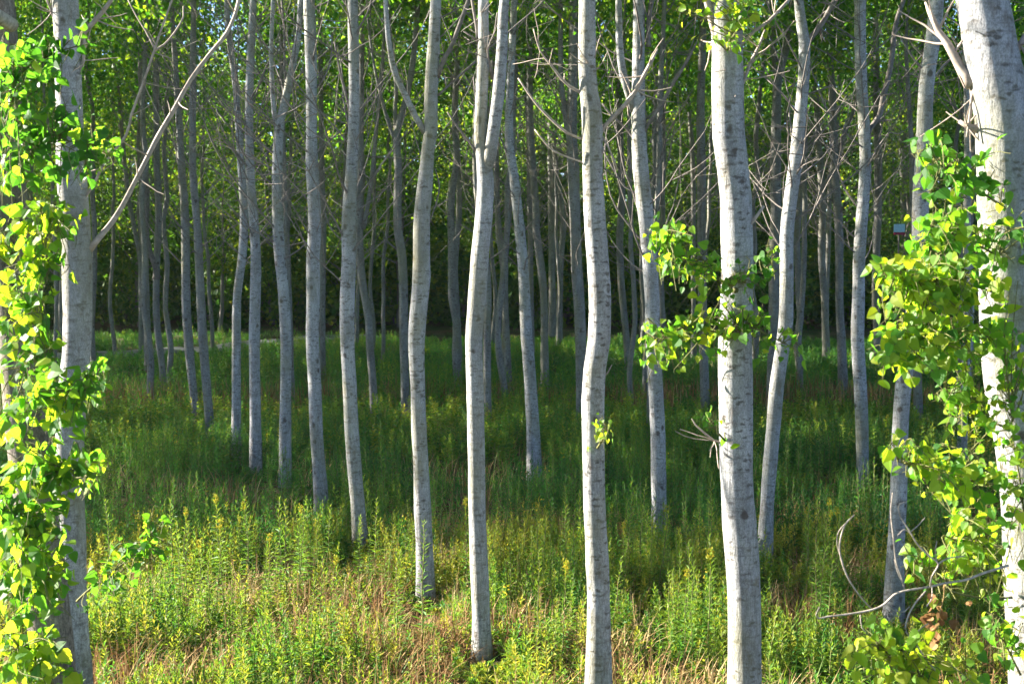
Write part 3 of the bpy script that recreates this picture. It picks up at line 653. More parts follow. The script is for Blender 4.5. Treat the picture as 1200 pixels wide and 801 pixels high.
# ------------------------------------------------------------------ the dark wood behind
WCR = [crown_mesh('crown', 2.7, 0.0, 12.5, 230, 40, 0.145, M_WOOD, 80 + k, 0.42) for k in range(3)]
def wood_tree_proto(k):
    root = empty('woodland_tree', (0, 0, 0))
    g = np.random.default_rng(90 + k)
    z = np.arange(-0.2, 11, 0.6); x = np.cumsum(g.normal(0, 0.06, len(z))); y = np.cumsum(g.normal(0, 0.06, len(z)))
    L = catmull(np.stack([x, y, z, 0.13 * (1 - z / 12).clip(0.08, 1)], 1), 0.3)
    mb = MB(); tube(mb, L[:, :3], L[:, 3], 9, rough=0.03, seed=k); mb.obj('trunk', M_BRANCH, root)
    o = bpy.data.objects.new('crown', WCR[k]); COL.objects.link(o); o.parent = root; o.location = (0, 0, 3.9)
    for b in range(5):
        mb = MB(); i = int(np.argmin(abs(L[:, 2] - g.uniform(2, 8)))); a = g.uniform(0, 6.28)
        twig(mb, L[i, :3], np.array([math.cos(a), math.sin(a), 0.8]), g.uniform(1.5, 3), 0.04, g, 1, 0.3); mb.obj('limb', M_BRANCH, root)
    return root
WP = [wood_tree_proto(k) for k in range(3)]; wu = [False] * 3
def place_wood(x, y, k, s, rot):
    r = WP[k] if not wu[k] else copy_tree(WP[k]); wu[k] = True
    r.location = (x, y, 0); r.scale = (s, s, s * rr.uniform(0.9, 1.15)); r.rotation_euler = (0, 0, rot)
    tag(r, 'dense dark green tree of the wood behind the plantation', 'tree', 'trees of the dark wood behind the plantation')
for row, (Y, st) in enumerate(((45.5, 4.2), (50, 4.4), (55, 5.0))):
    X = -0.36 * Y - (14 if row == 0 else 4)
    while X < 0.36 * Y + 6:
        place_wood(X + rr.uniform(-0.8, 0.8), Y + rr.uniform(-1.3, 1.3), rr.randrange(3), rr.uniform(0.55, 0.8) + 0.14 * row, rr.uniform(0, 6.28)); X += st * rr.uniform(0.8, 1.2)
# low shrubs along the wood's foot
SCR = [crown_mesh('foliage', 1.6, 0.1, 4.6, 80, 26, 0.21, M_WOOD, 120 + k, 0.34, 1.1) for k in range(3)]
def shrub_proto(k):
    root = empty('woodland_shrub', (0, 0, 0)); g = np.random.default_rng(130 + k)
    o = bpy.data.objects.new('foliage', SCR[k]); COL.objects.link(o); o.parent = root
    mb = MB()
    for b in range(6):
        a = g.uniform(0, 6.28); twig(mb, np.array([0, 0, -0.05]), np.array([math.cos(a) * 0.5, math.sin(a) * 0.5, 1]), g.uniform(1.5, 2.8), 0.025, g, 1, 0.3)
    mb.obj('stems', M_BRANCH, root)
    return root
SP = [shrub_proto(k) for k in range(3)]; su = [False] * 3
for Yr, xl in ((49.0, 21), (52.5, 23), (56.0, 24)):
    X = -xl
    while X < xl:
        k = rr.randrange(3); r = SP[k] if not su[k] else copy_tree(SP[k]); su[k] = True
        s = rr.uniform(0.75, 1.25); r.location = (X, Yr + rr.uniform(-1.2, 1.2), 0); r.scale = (s, s, s * rr.uniform(0.8, 1.1)); r.rotation_euler = (0, 0, rr.uniform(0, 6.28))
        tag(r, 'dark leafy shrub at the foot of the wood behind the plantation', 'shrub', 'shrubs along the foot of the dark wood')
        X += rr.uniform(1.5, 2.6)
# the far wood that closes the view
mb = MB(); N = 130000
p = np.stack([rng.uniform(-48, 48, N), 60 + np.abs(rng.normal(0, 2.5, N)), 11.5 * rng.uniform(0, 1, N) ** 1.5 * rng.uniform(0.75, 1, N)], 1)
nn = norm(rng.normal(0, 1, (N, 3)) + np.array([0, -0.3, 0.6]))
quads_leaf(mb, p, norm(np.cross(nn, rng.normal(0, 1, (N, 3)))), nn, rng.uniform(0.3, 0.6, N), rng.uniform(0.25, 0.5, N), np.clip(rng.normal(0.5, 0.2, N), 0, 1), 0.1)
tag(mb.obj('far_wood', M_WOOD, smooth=False), 'mass of green foliage closing the view far behind the trunks', 'wood', kind='stuff')

# guessed panel and its support stand in for an unclear blue spot
def guessed_panel():
    Y = 42.2; c = at(1054, 268, Y); org = (c[0], Y, 0)
    root = tag(empty('guessed_panel', org), 'guessed panel standing in for an unclear pale blue spot between far trunks', 'guessed panel')
    def box(mb, x0, x1, y0, y1, z0, z1):
        v = [(x, y, z) for x in (x0, x1) for y in (y0, y1) for z in (z0, z1)]
        mb.add(v, [(0, 1, 3, 2), (4, 6, 7, 5), (0, 4, 5, 1), (2, 3, 7, 6), (0, 2, 6, 4), (1, 5, 7, 3)])
    mb = MB(); box(mb, -0.16, 0.16, -0.02, 0.02, c[2] - 0.10, c[2] + 0.14); mb.obj('panel', plain('guessed_blue', (0.35, 0.55, 0.85), 0.1), root, False)
    mb = MB(); box(mb, -0.16, 0.16, -0.025, 0.025, c[2] - 0.18, c[2] - 0.105); mb.obj('lower_strip', plain('guessed_red', (0.30, 0.03, 0.08), 0.2), root, False)
    mb = MB(); tube(mb, [(0, 0.05, -0.1), (0, 0.05, c[2] + 0.1)], 0.025, 8); mb.obj('added_post', M_BRANCH, root)
guessed_panel()

# ------------------------------------------------------------------ undergrowth
def in_view(N, y0, y1, g, margin=2.2):
    """random ground points in the wedge the photo looks into"""
    u = g.uniform(0, 1, N); Y = np.sqrt(y0 * y0 + u * (y1 * y1 - y0 * y0))
    X = g.uniform(-1, 1, N) * (0.365 * Y + margin)
    return X, Y
def GZ(X, Y): return 0.05 * np.sin(X * 0.7 + 1.3) * np.cos(Y * 0.55) + 0.03 * np.sin(X * 1.9 + Y * 1.3)
PATH_XY = []
for (x, y) in [(40, 421), (120, 416), (250, 407), (380, 396), (440, 393)]:
    p = at(x, y, depth_of(y)); PATH_XY.append((p[0], p[1]))
PATH_XY = np.array(PATH_XY)
def path_gap(X, Y):
    """0 on the path and just in front of it, 1 well away"""
    yp = np.interp(X, PATH_XY[:, 0], PATH_XY[:, 1])
    d = np.where(Y > yp, Y - yp, (yp - Y) * 0.35)
    return np.clip(d - 0.75, 0, 1)
BASES = [(T['org'][0], T['Y']) for T in TREES if T['Y'] < 19]
def base_gap(X, Y):
    """weeds stay short right around the trunk feet and just in front of them"""
    f = np.ones(len(X))
    for bx, by in BASES:
        d = np.hypot((X - bx) / 0.30, (Y - by + 0.55) / 0.85)
        f = np.minimum(f, np.clip(d * d, 0.28, 1))
    return f
_LAT = np.random.default_rng(999).uniform(0, 1, (64, 64))
def vnoise(X, Y, f, ph):
    a = X * f + ph * 17.3 + 1000; b = Y * f + ph * 9.1 + 1000
    i = np.floor(a).astype(int); j = np.floor(b).astype(int); u = a - i; v = b - j
    u = u * u * (3 - 2 * u); v = v * v * (3 - 2 * v)
    L = lambda p, q: _LAT[p % 64, q % 64]
    return (L(i, j) * (1 - u) + L(i + 1, j) * u) * (1 - v) + (L(i, j + 1) * (1 - u) + L(i + 1, j + 1) * u) * v
def patch(X, Y, s, ph):
    n = 0.6 * vnoise(X, Y, s, ph) + 0.4 * vnoise(X, Y, s * 2.3, ph + 3)
    return np.clip((n - 0.5) * 2.0 + 0.5, 0, 1)

def herbs(mb, X, Y, h, K, g, leaf=(0.05, 0.09), wid=0.2, tint=0.45, stem_mb=None, flower_mb=None, flower_p=0.0, t0=0.12, droop=0.0):
    P = len(X); Z = GZ(X, Y); h = h * base_gap(X, Y)
    B = np.stack([X, Y, Z], 1)
    lean = g.normal(0, 0.10, (P, 2)); ax = norm(np.stack([lean[:, 0], lean[:, 1], np.ones(P)], 1)) * h[:, None]
    t = np.linspace(t0, 1, K)[None] + g.uniform(-0.02, 0.02, (P, K)); ph = g.uniform(0, 6.28, (P, 1)) + 2.4 * np.arange(K)[None]
    bp = B[:, None] + ax[:, None] * t[..., None]
    el = 0.25 + 0.9 * t ** 2 - droop + g.normal(0, 0.25, (P, K))
    d = np.stack([np.cos(ph) * np.cos(el), np.sin(ph) * np.cos(el), np.sin(el)], -1)
    ln = g.uniform(*leaf, (P, K)) * (1.15 - 0.75 * t)
    nr = np.stack([-np.cos(ph) * np.sin(el), -np.sin(ph) * np.sin(el), np.cos(el)], -1) + g.normal(0, 0.25, (P, K, 3))
    tn = np.clip(np.broadcast_to(tint, (P,))[:, None] + 0.12 * (t - 0.4) + g.normal(0, 0.09, (P, K)), 0, 0.98)
    quads_leaf(mb, bp.reshape(-1, 3), d.reshape(-1, 3), nr.reshape(-1, 3), ln.ravel(), ln.ravel() * wid, tn.ravel(), 0.2)
    if stem_mb is not None:
        sx = g.uniform(0, 3.14, P); sv = np.stack([np.cos(sx), np.sin(sx), 0 * sx], 1) * 0.004
        v = np.stack([B - sv * 1.3, B + sv * 1.3, B + ax + sv * 0.5, B + ax - sv * 0.5], 1)
        stem_mb.add(v.reshape(-1, 3), np.arange(P * 4).reshape(P, 4), None, np.repeat(g.uniform(0.1, 0.8, P), 4))
    if flower_mb is not None and flower_p > 0:
        s = np.where(g.uniform(0, 1, P) < flower_p)[0]
        if len(s):
            M = 10; c = np.repeat(B[s] + ax[s], M, 0) + g.normal(0, 1, (len(s) * M, 3)) * np.array([0.018, 0.018, 0.03])
            dn = norm(g.normal(0, 1, (len(c), 3)) + np.array([0, 0, 0.6]))
            quads_leaf(flower_mb, c, dn, norm(g.normal(0, 1, (len(c), 3))), 0.028, 0.018, g.uniform(0, 1, len(c)), 0.1)

g = np.random.default_rng(21)
HB, ST, FL = MB(), MB(), MB()
# sunny front: mixed heights, patchy
X, Y = in_view(8500, 8.6, 14.6, g); pt = patch(X, Y, 1.3, 0.4); keep = g.uniform(0, 1, len(X)) < np.clip((pt - 0.22) * 2.4, 0.06, 1)
X, Y, pt = X[keep], Y[keep], pt[keep]
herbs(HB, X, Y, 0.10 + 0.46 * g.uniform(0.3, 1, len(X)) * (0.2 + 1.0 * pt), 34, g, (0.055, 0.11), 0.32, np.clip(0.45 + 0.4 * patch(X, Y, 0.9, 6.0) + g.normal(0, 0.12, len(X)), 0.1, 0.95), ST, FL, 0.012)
# low broad herbs under them
X, Y = in_view(4200, 8.6, 15.0, g)
herbs(HB, X, Y, g.uniform(0.06, 0.22, len(X)), 14, g, (0.05, 0.10), 0.5, np.clip(0.5 + g.normal(0, 0.2, len(X)), 0.05, 0.95), None, None, 0, 0.3, 0.2)
# middle: tall dense
X, Y = in_view(8000, 13.6, 21.5, g); pt = patch(X, Y, 0.8, 2.0); k = g.uniform(0, 1, len(X)) < np.clip((pt - 0.2) * 2.2, 0.06, 1); X, Y, pt = X[k], Y[k], pt[k]
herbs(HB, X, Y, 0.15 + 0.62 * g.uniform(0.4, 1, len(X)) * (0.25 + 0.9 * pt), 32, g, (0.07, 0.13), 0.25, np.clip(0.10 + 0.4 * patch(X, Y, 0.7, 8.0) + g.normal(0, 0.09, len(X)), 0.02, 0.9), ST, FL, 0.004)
# band of broad nettles
X, Y = in_view(3200, 19.5, 24.5, g)
herbs(HB, X, Y, g.uniform(0.25, 0.6, len(X)), 24, g, (0.09, 0.15), 0.55, np.clip(0.55 + g.normal(0, 0.13, len(X)), 0.1, 0.9), ST, None, 0, 0.25, 0.3)
# far
X, Y = in_view(9500, 24.0, 42.5, g); pt = patch(X, Y, 0.45, 1.1); k = g.uniform(0, 1, len(X)) < 0.3 + pt; k &= path_gap(X, Y) > 0.05; X, Y, pt = X[k], Y[k], pt[k]
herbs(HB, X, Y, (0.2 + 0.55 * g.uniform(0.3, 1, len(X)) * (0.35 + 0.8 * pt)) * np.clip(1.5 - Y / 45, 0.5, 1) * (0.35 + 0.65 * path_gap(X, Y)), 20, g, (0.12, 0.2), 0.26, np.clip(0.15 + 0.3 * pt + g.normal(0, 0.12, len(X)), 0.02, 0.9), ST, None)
tag(HB.obj('undergrowth', M_HERB, smooth=False), 'thick green undergrowth of leafy herbs covering the ground between the trunks', 'undergrowth', kind='stuff')
tag(ST.obj('undergrowth', M_STEM, smooth=False), 'thin stalks of the green undergrowth between the trunks', 'undergrowth', kind='stuff')
tag(FL.obj('yellow_flowers', M_FLOWER, smooth=False), 'scattered small yellow flower heads in the undergrowth', 'flowers', kind='stuff')

def blades(mb, X, Y, h, g, tint, wid=0.006, lean=0.35):
    h = h * base_gap(X, Y)
    N = len(X); B = np.stack([X, Y, GZ(X, Y) - 0.01], 1); a = g.uniform(0, 6.28, N); ln = np.abs(g.normal(0, lean, N))
    d = np.stack([np.cos(a) * ln, np.sin(a) * ln, np.ones(N)], 1); sd = np.stack([-np.sin(a), np.cos(a), 0 * a], 1) * wid
    m = B + d * h[:, None] * 0.55; tp = B + d * h[:, None] * np.array([1.5, 1.5, 0.95])
    v = np.stack([B - sd, B + sd, m + sd * 0.8, m - sd * 0.8, tp], 1)
    o = (np.arange(N) * 5)[:, None]
    mb.add(v.reshape(-1, 3), o + np.array([[0, 1, 2, 3]]), o + np.array([[3, 2, 4]]), np.repeat(tint, 5))
GR, DR = MB(), MB()
X, Y = in_view(14000, 8.4, 16, g); pt = patch(X, Y, 2.0, 3.0)
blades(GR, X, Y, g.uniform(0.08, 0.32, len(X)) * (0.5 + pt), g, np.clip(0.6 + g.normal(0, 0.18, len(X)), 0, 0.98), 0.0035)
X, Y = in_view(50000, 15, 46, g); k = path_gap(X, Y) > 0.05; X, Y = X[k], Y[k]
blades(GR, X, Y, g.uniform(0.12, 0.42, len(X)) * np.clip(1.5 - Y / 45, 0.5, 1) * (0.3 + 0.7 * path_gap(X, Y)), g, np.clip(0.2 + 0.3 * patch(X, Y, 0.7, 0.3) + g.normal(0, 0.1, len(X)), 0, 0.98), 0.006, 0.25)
tag(GR.obj('grass', M_HERB, smooth=False), 'green grass growing through the undergrowth', 'grass', kind='stuff')
X, Y = in_view(75000, 8.4, 15.5, g); pt = patch(X, Y, 1.3, 0.4); k = g.uniform(0, 1, len(X)) < np.clip((0.50 - pt) * 2.6, 0.05, 0.8); X, Y = X[k], Y[k]
blades(DR, X, Y, g.uniform(0.05, 0.34, len(X)), g, np.clip(0.15 + 0.7 * patch(X, Y, 1.0, 11.0) + g.normal(0, 0.2, len(X)), 0, 1), 0.005, 0.6)
X, Y = in_view(20000, 14, 24, g); pt = patch(X, Y, 0.8, 2.0); k = g.uniform(0, 1, len(X)) < np.clip((0.5 - pt) * 2.5, 0, 1); X, Y = X[k], Y[k]
blades(DR, X, Y, g.uniform(0.1, 0.45, len(X)), g, np.clip(g.normal(0.5, 0.28, len(X)), 0, 1), 0.005, 0.5)
X, Y = in_view(16000, 24, 29, g); k = g.uniform(0, 1, len(X)) < np.exp(-((Y - 26.3 + 0.5 * np.sin(X)) / 1.1) ** 2); X, Y = X[k], Y[k]
blades(DR, X, Y, g.uniform(0.2, 0.65, len(X)), g, np.clip(g.normal(0.3, 0.22, len(X)), 0, 1), 0.008, 0.2)
# withered brown herbs in the dry patches
DH = MB()
X, Y = in_view(3600, 8.6, 16.0, g); pt = patch(X, Y, 1.3, 0.4); k = g.uniform(0, 1, len(X)) < np.clip((0.75 - pt) * 2.2, 0.08, 1); X, Y = X[k], Y[k]
herbs(DH, X, Y, g.uniform(0.08, 0.38, len(X)), 20, g, (0.03, 0.07), 0.3, np.clip(0.1 + 0.6 * patch(X, Y, 1.0, 11.0) + g.normal(0, 0.15, len(X)), 0, 1), DR, None, 0, 0.15, 0.5)
tag(DH.obj('withered_herbs', M_DRY, smooth=False), 'withered rusty brown herbs in the dry patches of the clearing', 'dry herbs', kind='stuff')
tag(DR.obj('dry_grass', M_DRY, smooth=False), 'straw coloured and rusty dry grass lying among the green weeds', 'dry grass', kind='stuff')

# ---- tall goldenrod stalks one can pick out, each a plant of its own
def stalk_proto(seed, h, flower, tint):
    g = np.random.default_rng(seed)
    root = empty('goldenrod_stalk', (0, 0, 0))
    z = np.linspace(-0.05, h, 9); x = np.cumsum(g.normal(0, 0.006, 9)) + g.normal(0, 0.03) * (z / h) ** 2; y = np.cumsum(g.normal(0, 0.006, 9))
    c = np.stack([x, y, z], 1); mb = MB(); tube(mb, c, np.linspace(0.005, 0.002, 9), 5); mb.obj('stem', M_STEM, root)
    K = 70; t = np.linspace(0.15, 1, K); bp = np.stack([np.interp(t * h, z, c[:, i]) for i in range(3)], 1)
    ph = 2.4 * np.arange(K) + g.uniform(0, 6); el = 0.15 + 0.95 * t ** 3 + g.normal(0, 0.2, K)
    d = np.stack([np.cos(ph) * np.cos(el), np.sin(ph) * np.cos(el), np.sin(el)], 1)
    nr = np.stack([-np.cos(ph) * np.sin(el), -np.sin(ph) * np.sin(el), np.cos(el)], 1) + g.normal(0, 0.2, (K, 3))
    ln = g.uniform(0.075, 0.115, K) * (1.1 - 0.7 * t)
    mb = MB(); quads_leaf(mb, bp, d, nr, ln, ln * 0.2, np.clip(tint + 0.2 * (t - 0.4) + g.normal(0, 0.07, K), 0, 0.95), 0.2)
    mb.obj('leaves', M_HERB, root, False)
    if flower:
        M = 40; tt = g.uniform(0, 1, M); c2 = c[-1] + np.stack([g.normal(0, 0.010, M), g.normal(0, 0.010, M), -0.07 * tt + 0.02], 1)
        mb = MB(); quads_leaf(mb, c2, norm(g.normal(0, 1, (M, 3)) + np.array([0, 0, 0.5])), norm(g.normal(0, 1, (M, 3))), 0.020, 0.011, g.uniform(0, 1, M) * 0.7, 0.1)
        tube(mb, c[-2:], 0.003, 4)
        mb.obj('flower_head', M_FLOWER, root, False)
    return root
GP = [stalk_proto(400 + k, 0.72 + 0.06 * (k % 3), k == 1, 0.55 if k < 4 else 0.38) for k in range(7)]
gu = [False] * 7
def put_stalk(x, y, k, s, rot, label, group):
    r = GP[k] if not gu[k] else copy_tree(GP[k]); gu[k] = True
    r.location = (x, y, gz(x, y)); r.scale = (s, s, s); r.rotation_euler = (rr.uniform(-0.08, 0.08), rr.uniform(-0.08, 0.08), rot)
    tag(r, label, 'weed', group)
# clusters picked out in the photo: image x, image y of the foot, how many
SUNNY = [(255,735,5),(285,690,4),(210,700,5),(330,720,4),(370,700,4),(430,700,4),(470,690,3),(560,720,3),(620,705,3),(664,690,4),(740,705,5),(765,690,5),(790,715,4),(835,690,4),(930,700,5),(955,690,5),(985,705,4),(650,780,3),(700,775,2),(790,770,4),(820,785,3),(300,790,3),(380,775,3),(150,720,4),(480,770,3),(965,760,3)]
SHADY = [(130,640,5),(170,625,4),(215,650,4),(330,620,4),(390,615,3),(450,610,4),(520,640,4),(600,620,3),(665,650,3),(700,640,2),(820,640,3),(930,580,4),(960,575,4),(1000,640,4),(350,600,3),(740,600,3),(600,650,2)]
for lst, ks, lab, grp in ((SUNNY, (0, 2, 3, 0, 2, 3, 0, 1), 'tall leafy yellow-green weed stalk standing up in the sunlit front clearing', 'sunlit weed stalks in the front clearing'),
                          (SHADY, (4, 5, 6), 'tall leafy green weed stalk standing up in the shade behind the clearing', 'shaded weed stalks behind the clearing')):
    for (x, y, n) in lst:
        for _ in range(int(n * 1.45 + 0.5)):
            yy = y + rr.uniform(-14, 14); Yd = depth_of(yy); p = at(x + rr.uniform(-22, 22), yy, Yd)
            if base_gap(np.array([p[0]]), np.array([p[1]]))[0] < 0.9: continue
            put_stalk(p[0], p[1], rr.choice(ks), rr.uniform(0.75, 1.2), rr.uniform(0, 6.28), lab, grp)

# ------------------------------------------------------------------ leafy shoots on the near trunks
def leafy_branch(tree, path, twigs, nleaf, size, seed, Yoff=(0, 0), yellow=0.55, spread=1.0, stem=3.0, label=None):
    """path: pixels from the trunk outwards; twigs: (x, y, rx, ry) pixel areas that side twigs run to"""
    T = TREES[tree]; root = T['root']; org = T['org']; g = np.random.default_rng(seed)
    Y0 = T['Y'] + Yoff[0]; dY = Yoff[1] - Yoff[0]
    n = len(path); P = []
    for k, (x, y) in enumerate(path):
        Yk = Y0 + dY * k / max(1, n - 1); p = at(x, y, Yk); P.append((*p, stem * 0.5 * Yk / F * (1 - 0.6 * k / max(1, n - 1))))
    L = catmull(np.array(P), 0.03)
    mb = MB(); tube(mb, L[:, :3], L[:, 3], 7, rough=0.04, seed=seed)
    lb, ld, ls = [], [], []
    if tree == iTH and stem >= 3 and seed < 5:      # knobbly burr the shoots sprout from
        for _ in range(7):
            c0 = L[0, :3] + g.normal(0, 0.02, 3); v = g.normal(0, 0.018, 3); r0 = g.uniform(0.012, 0.022)
            tube(mb, np.array([c0 - v, c0 - v * 0.4, c0 + v * 0.4, c0 + v]), np.array([0.3, 1, 0.9, 0.3]) * r0, 7, rough=0.1, seed=int(g.integers(1e6)))
    per = max(2, int(0.72 * nleaf / max(1, len(twigs) * 6)))
    for (cx, cy, rx, ry, cnt) in twigs:
        for _ in range(int(cnt * 1.35 + 0.5)):
            a = g.uniform(0, 6.28); rr_ = math.sqrt(g.uniform(0, 1))
            Ye = Y0 + dY + g.normal(0, 0.16) * spread
            e = at(cx + 1.55 * rx * rr_ * math.cos(a), cy + 1.55 * ry * rr_ * math.sin(a), Ye)
            i = int(np.argmin(np.linalg.norm(L[:, :3] - e, axis=1)))
            i = max(0, min(len(L) - 1, i - int(g.integers(0, max(2, len(L) // 4)))))
            s = L[i, :3]
            mid = (s + e) / 2 + g.normal(0, 0.03, 3) + np.array([0, 0, 0.04])
            tw = catmull(np.array([s, mid, e]), 0.03)
            tube(mb, tw, np.linspace(0.0035, 0.0015, len(tw)), 4, cap=False)
            m = per + int(g.integers(0, 3)); ts = g.uniform(0.25, 1.0, m)
            for t in ts:
                k = min(len(tw) - 1, int(t * (len(tw) - 1))); b = tw[k]
                pd = norm(g.normal(0, 1, 3) + np.array([0, -0.2, 0.25])); pl = g.uniform(0.025, 0.065)
                tip = b + pd * pl
                tube(mb, np.array([b, b + pd * pl * 0.6 + np.array([0, 0, 0.004]), tip]), 0.0011, 3, cap=False)
                lb.append(tip); ld.append(norm(pd * 0.5 + g.normal(0, 0.5, 3) + np.array([0, 0, -0.75]))); ls.append(size * 0.85 * float(np.clip(g.lognormal(-0.22, 0.32), 0.35, 1.35)))
    o = mb.obj('leafy_branch', M_STEM, root, origin=org)
    if label: o['label'] = label
    lb = np.array(lb); ld = np.array(ld); N = len(lb)
    nr = norm(g.normal(0, 0.75, (N, 3)) + np.array([-0.75, -0.45, 0.4]))
    tint = np.clip(g.normal(yellow - 0.07, 0.19, N) + (g.uniform(0, 1, N) < 0.04) * 0.3, 0.1, 0.98)
    m2 = MB(); broad_leaf(m2, lb, ld, nr, np.array(ls), tint, g.uniform(-0.3, 0.9, N))
    m2.obj('leaves', M_LEAF, o, False, origin=org)

IX = {T['label'][:14]: i for i, T in enumerate(TREES)}
iL0, iL1 = 0, 1
iTH = next(i for i, T in enumerate(TREES) if T['label'].startswith('thick white'))
iR = len(TREES) - 1
iBR = next(i for i, T in enumerate(TREES) if T['label'].startswith('brightest'))
# thick white poplar: left sprays, right sprays, top leaves
leafy_branch(iTH, [(856,332),(835,326),(812,312),(790,295),(776,280)], [(782,275,18,20,9),(805,300,30,28,12),(790,325,22,30,9),(835,318,20,22,6),(812,345,20,18,5)], 190, 0.062, 1, (-0.1, -0.35), 0.62)
leafy_branch(iTH, [(852,392),(835,388),(815,385),(790,388),(768,398)], [(775,395,18,16,7),(800,385,25,25,10),(835,385,25,20,9),(795,425,40,14,8),(770,430,16,14,4)], 150, 0.06, 2, (-0.1, -0.3), 0.6)
leafy_branch(iTH, [(862,330),(880,322),(893,318),(905,312)], [(885,305,18,20,6),(895,325,20,18,5),(866,340,16,16,4)], 55, 0.058, 3, (-0.18, -0.2), 0.42)
leafy_branch(iTH, [(866,385),(885,385),(905,395),(925,405)], [(885,375,20,16,6),(905,395,20,18,7),(925,408,12,12,4),(868,400,18,16,6),(850,370,14,14,5)], 95, 0.058, 4, (-0.18, -0.25), 0.62)
leafy_branch(iTH, [(852,60),(856,45),(862,25),(868,5),(872,-15)], [(815,12,20,16,4),(862,12,26,20,8),(882,38,20,20,6),(850,40,14,14,3),(824,45,6,8,2),(800,5,10,8,2)], 170, 0.055, 5, (-0.2, -0.3), 0.72)
leafy_branch(iTH, [(850,516),(842,508),(836,498)], [(838,494,8,10,3),(845,505,8,8,2)], 16, 0.05, 6, (-0.18, -0.25), 0.4)
leafy_branch(iBR, [(700,525),(708,512),(714,500)], [(713,498,7,12,5),(710,515,8,10,4)], 40, 0.05, 7, (-0.08, -0.15), 0.8)
# right edge trunk: the big curtain of leaves
leafy_branch(iR, [(1172,240),(1150,225),(1125,210),(1098,190),(1088,172)], [(1095,180,16,20,7),(1110,205,24,24,9),(1135,225,25,25,8),(1160,215,25,30,7),(1092,215,14,18,5)], 120, 0.062, 11, (-0.2, -0.3), 0.42)
leafy_branch(iR, [(1170,300),(1140,285),(1110,280),(1088,272)], [(1095,265,20,25,8),(1120,285,25,30,9),(1150,300,28,25,9),(1185,270,20,30,6),(1088,300,14,20,5)], 150, 0.064, 12, (-0.2, -0.35), 0.55)
leafy_branch(iR, [(1172,345),(1140,335),(1105,330),(1070,330),(1042,330)], [(1042,330,18,15,7),(1070,345,25,25,11),(1105,335,28,25,12),(1140,345,28,25,10),(1090,370,30,18,9),(1050,360,20,18,7)], 270, 0.064, 13, (-0.2, -0.5), 0.72)
leafy_branch(iR, [(1172,400),(1140,395),(1105,392),(1065,400),(1040,410)], [(1035,425,14,20,7),(1060,400,28,24,12),(1095,405,30,22,12),(1130,410,28,22,10),(1160,395,22,25,7),(1115,440,22,16,6),(1070,432,20,16,5)], 290, 0.063, 14, (-0.2, -0.5), 0.72)
leafy_branch(iR, [(1178,500),(1150,490),(1125,478),(1108,455)], [(1110,460,14,18,5),(1135,485,22,20,8),(1160,470,20,25,7),(1125,510,14,14,4)], 95, 0.062, 15, (-0.2, -0.4), 0.6)
leafy_branch(iR, [(1182,570),(1150,565),(1115,560),(1080,550),(1052,540)], [(1052,538,14,14,5),(1080,555,22,16,8),(1115,545,24,22,9),(1150,560,24,25,9),(1130,585,24,16,7)], 150, 0.064, 16, (-0.2, -0.5), 0.66)
leafy_branch(iR, [(1184,640),(1160,640),(1135,640),(1115,630)], [(1125,610,20,20,8),(1150,630,24,28,11),(1135,660,20,20,8),(1120,665,20,14,5),(1165,680,14,25,5)], 160, 0.062, 17, (-0.2, -0.45), 0.68)
leafy_branch(iR, [(1186,700),(1150,700),(1110,690),(1080,665),(1068,655)], [(1068,655,12,12,4),(1090,668,16,14,4),(1120,690,14,14,3)], 34, 0.064, 18, (-0.2, -0.5), 0.66)
leafy_branch(iR, [(1200,600),(1195,560),(1188,520),(1184,470)], [(1190,540,14,45,10),(1195,450,12,40,7),(1185,620,12,35,6),(1190,380,14,35,7)], 120, 0.06, 19, (-0.35, -0.45), 0.66)
leafy_branch(iR, [(1196,790),(1186,770),(1176,750),(1164,738)], [(1165,740,14,16,5),(1185,760,16,20,6),(1190,720,12,20,4)], 55, 0.062, 20, (-0.3, -0.45), 0.7)
leafy_branch(iR, [(1190,850),(1150,838),(1100,815),(1060,785),(1030,760)], [(1030,760,30,24,10),(1055,780,30,20,11),(1010,775,16,14,5),(1095,800,30,16,8),(1050,745,18,12,5),(1140,800,30,14,7)], 190, 0.068, 21, (-0.4, -0.8), 0.82)
# left edge: leaves in front of and around the thick trunk
leafy_branch(iL0, [(5,110),(20,90),(40,75),(70,60),(110,50)], [(20,60,25,22,7),(60,75,28,22,8),(30,110,30,25,9),(75,95,14,14,3)], 110, 0.076, 31, (-0.35, -0.5), 0.28)
leafy_branch(iL0, [(10,220),(25,195),(45,180),(70,165),(110,172)], [(45,160,35,22,10),(75,130,15,18,5),(115,178,14,14,5),(40,195,40,20,9),(85,205,18,16,5),(10,150,16,30,6)], 170, 0.076, 32, (-0.35, -0.55), 0.36)
leafy_branch(iL0, [(12,310),(25,280),(45,262),(60,255),(78,262)], [(15,275,22,20,8),(45,265,25,20,9),(75,275,12,20,5),(30,300,25,18,7),(55,235,25,16,6),(55,318,10,10,3)], 140, 0.076, 33, (-0.35, -0.55), 0.66)
leafy_branch(iL0, [(20,400),(25,385),(35,372),(50,375)], [(15,345,22,20,8),(45,378,18,18,6),(20,385,22,16,7),(8,330,14,20,4)], 95, 0.08, 34, (-0.35, -0.5), 0.66)
leafy_branch(iL0, [(32,480),(50,478),(75,470),(98,452)], [(20,470,25,20,8),(55,480,25,18,8),(85,485,20,16,6),(105,450,14,18,6),(50,455,20,10,4),(100,480,12,10,3)], 150, 0.078, 35, (-0.35, -0.55), 0.52)
leafy_branch(iL0, [(40,560),(60,555),(80,550),(118,555)], [(15,530,22,25,9),(50,550,30,25,11),(75,580,14,25,6),(118,553,8,12,3),(25,585,28,20,9)], 170, 0.08, 36, (-0.35, -0.55), 0.66)
